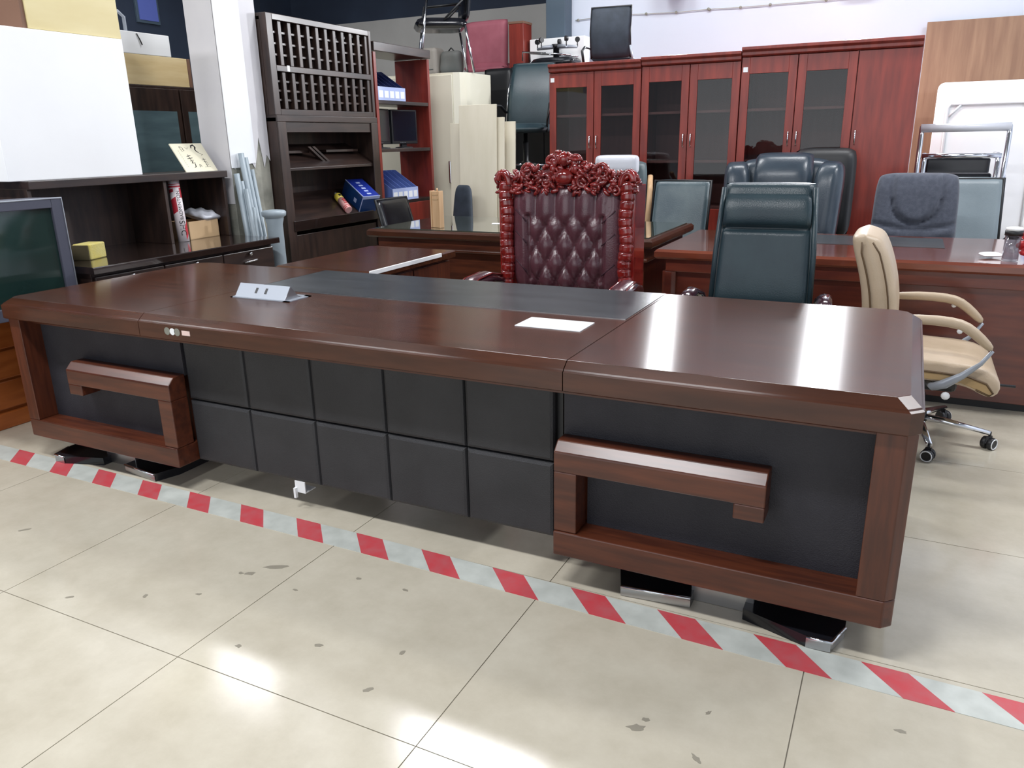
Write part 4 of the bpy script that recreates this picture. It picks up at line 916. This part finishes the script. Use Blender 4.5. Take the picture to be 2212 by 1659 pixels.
t = thing('cream_bolster', 'rounded grey cream bolster box under the cantilever chair', 'box', (-4.85, 7.78, 2.06)); MB().box(-.22, .16, -.1, .1, 0, .28).build('bolster_body', 'boxcream', t, .04, 4); MB().tube([(-.18, -.104, .06), (.12, -.104, .06)], .004, 5).build('seam', 'boxdark', t)
t = thing('grey_bag', 'slumped dark grey bag beside the bolster', 'bag', (-4.557, 7.78, 2.06)); MB().cushion(.26, .24, .18, Tr(0, .0, 0), p=3, k=.1, front=lambda x, z, u, v: .02*math.sin(9*x+14*z)).build('bag_body', 'boxdark', t); MB().tube([(-.05, 0, .22), (0, 0, .27), (.05, 0, .22)], .008, 6).build('bag_handle', 'black', t)
# mesh chair standing on the first bookcase
t = thing('mesh_chair', 'black mesh chair without legs lying on top of the first bookcase', 'chair', (-2.42, 6.86, 2.0), PI+.12)
MB().cushion(.35, .40, .04, Tr(0, .05, .03), p=9, k=.03, bend=lambda x, z: .04*math.sin(z/.4*PI), e=.2, tw=1.0).build('backrest', 'mesh', t)
MB().tube([(-.17, .05, .03), (-.17, .09, .23), (-.172, .05, .43), (.172, .05, .43), (.17, .09, .23), (.17, .05, .03)], .009, 6).build('back_frame', 'black', t)
seat_pad(t, 'mesh', .36, .24, .03, .05, -.08)
MB().tube([(.24, .04, .0), (.25, .06, .10), (.24, .0, .135), (.22, -.1, .135), (.2, -.13, .1)], .012, 8).build('arm_rest', 'black', t)
MB().tube([(-.20, .1, .0), (-.175, .1, .12)], .009, 6).build('strut', 'alu', t)

# ------------------------------------------------------------------ right-hand wall: board, folding table, stacked chairs
t = MB().box(-.02, .95, -.012, .012, 0, 2.27).build('brown_board', 'walnutboard', bevel=.003); t.location = (0, 7.86, .003); t.rotation_euler = (math.radians(-4.5), 0, 0); tag(t, 'tall brown wood-grain board leaning on the white wall', 'board')
t = thing('folding_table', 'white folding table leaning upright against the brown board', 'table', (.55, 7.42, 0)); t.rotation_euler = (math.radians(-7), 0, 0)
def rrect(x0, x1, z0, z1, r, n=5):
    p = []
    for cx_, cz_, a0 in ((x1-r, z1-r, 0), (x0+r, z1-r, 90), (x0+r, z0+r, 180), (x1-r, z0+r, 270)):
        for k in range(n+1):
            a = math.radians(a0+90*k/n); p.append((cx_+r*math.cos(a), cz_+r*math.sin(a)))
    return p
MB().prism(rrect(-.43, .45, .0, 1.77, .05), -.02, .02, 'y').build('table_top', 'white', t, .006)
fr_ = [(-.32, -.035, .2), (-.34, -.035, 1.56), (-.32, -.035, 1.6), (.26, -.035, 1.6), (.28, -.035, 1.56), (.30, -.035, .2)]
MB().tube(fr_, .013, 8).build('folded_leg', 'sealw', t)
for s_ in (-1, 1): MB().tube([(s_*.3-.03, -.035, 1.5), (s_*.22-.03, -.035, 1.59)], .009, 6).build('corner_brace', 'sealw', t)
for k, (dy, dz, label) in enumerate(((0, 0, 'lower chrome frame chair in the stack beside the folding table'), (-.03, .20, 'upper chrome frame chair topping the stack beside the folding table'))):
    t = thing('stacked_chair', label, 'chair', (.32, 7.08, dz), 0, 'stacked chrome chairs')
    for s_ in (-1, 1):
        x = s_*(.24+.042*k)
        MB().tube([(x, .22, .02), (x, -.2+dy, .02), (x, -.24+dy, .06), (x, -.23+dy, 1.16), (x, -.19+dy, 1.21), (x, .1, 1.21)], .018, 10).build('side_tube', 'chrome', t)
    MB().tube([(-.26-.03*k, -.21+dy, 1.205), (.26+.03*k, -.21+dy, 1.205)], .03 if k else .018, 10).build('top_bar', 'greybag' if k else 'chrome', t)
    MB().tube([(-.24-.042*k, .22, .02), (.24+.042*k, .22, .02)], .018, 8).build('floor_bar', 'chrome', t)
    MB().box(-.22, .22, -.16+dy, .2, .78+.02*k, .86+.02*k).build('seat', 'black_gloss', t, .02, 3)
    MB().box(-.22, .22, .1, .14, .86, .98).build('backrest', 'black_gloss', t, .015, 3)
t = thing('tilted_carton', 'white carton with a broad blue band leaning beside the stacked chairs', 'box', (.86, 6.9, .0)); t.rotation_euler = (0, .10, 0)
MB().box(-.14, .16, -.12, .12, 0.016, 1.16).build('box_body', 'white', t, .004); box('blue_band', 'bluetray', t, -.142, .162, -.122, .122, .93, 1.06, .002); box('band_edge', 'boxdark', t, -.143, .163, -.123, .123, .9, .925, .002)
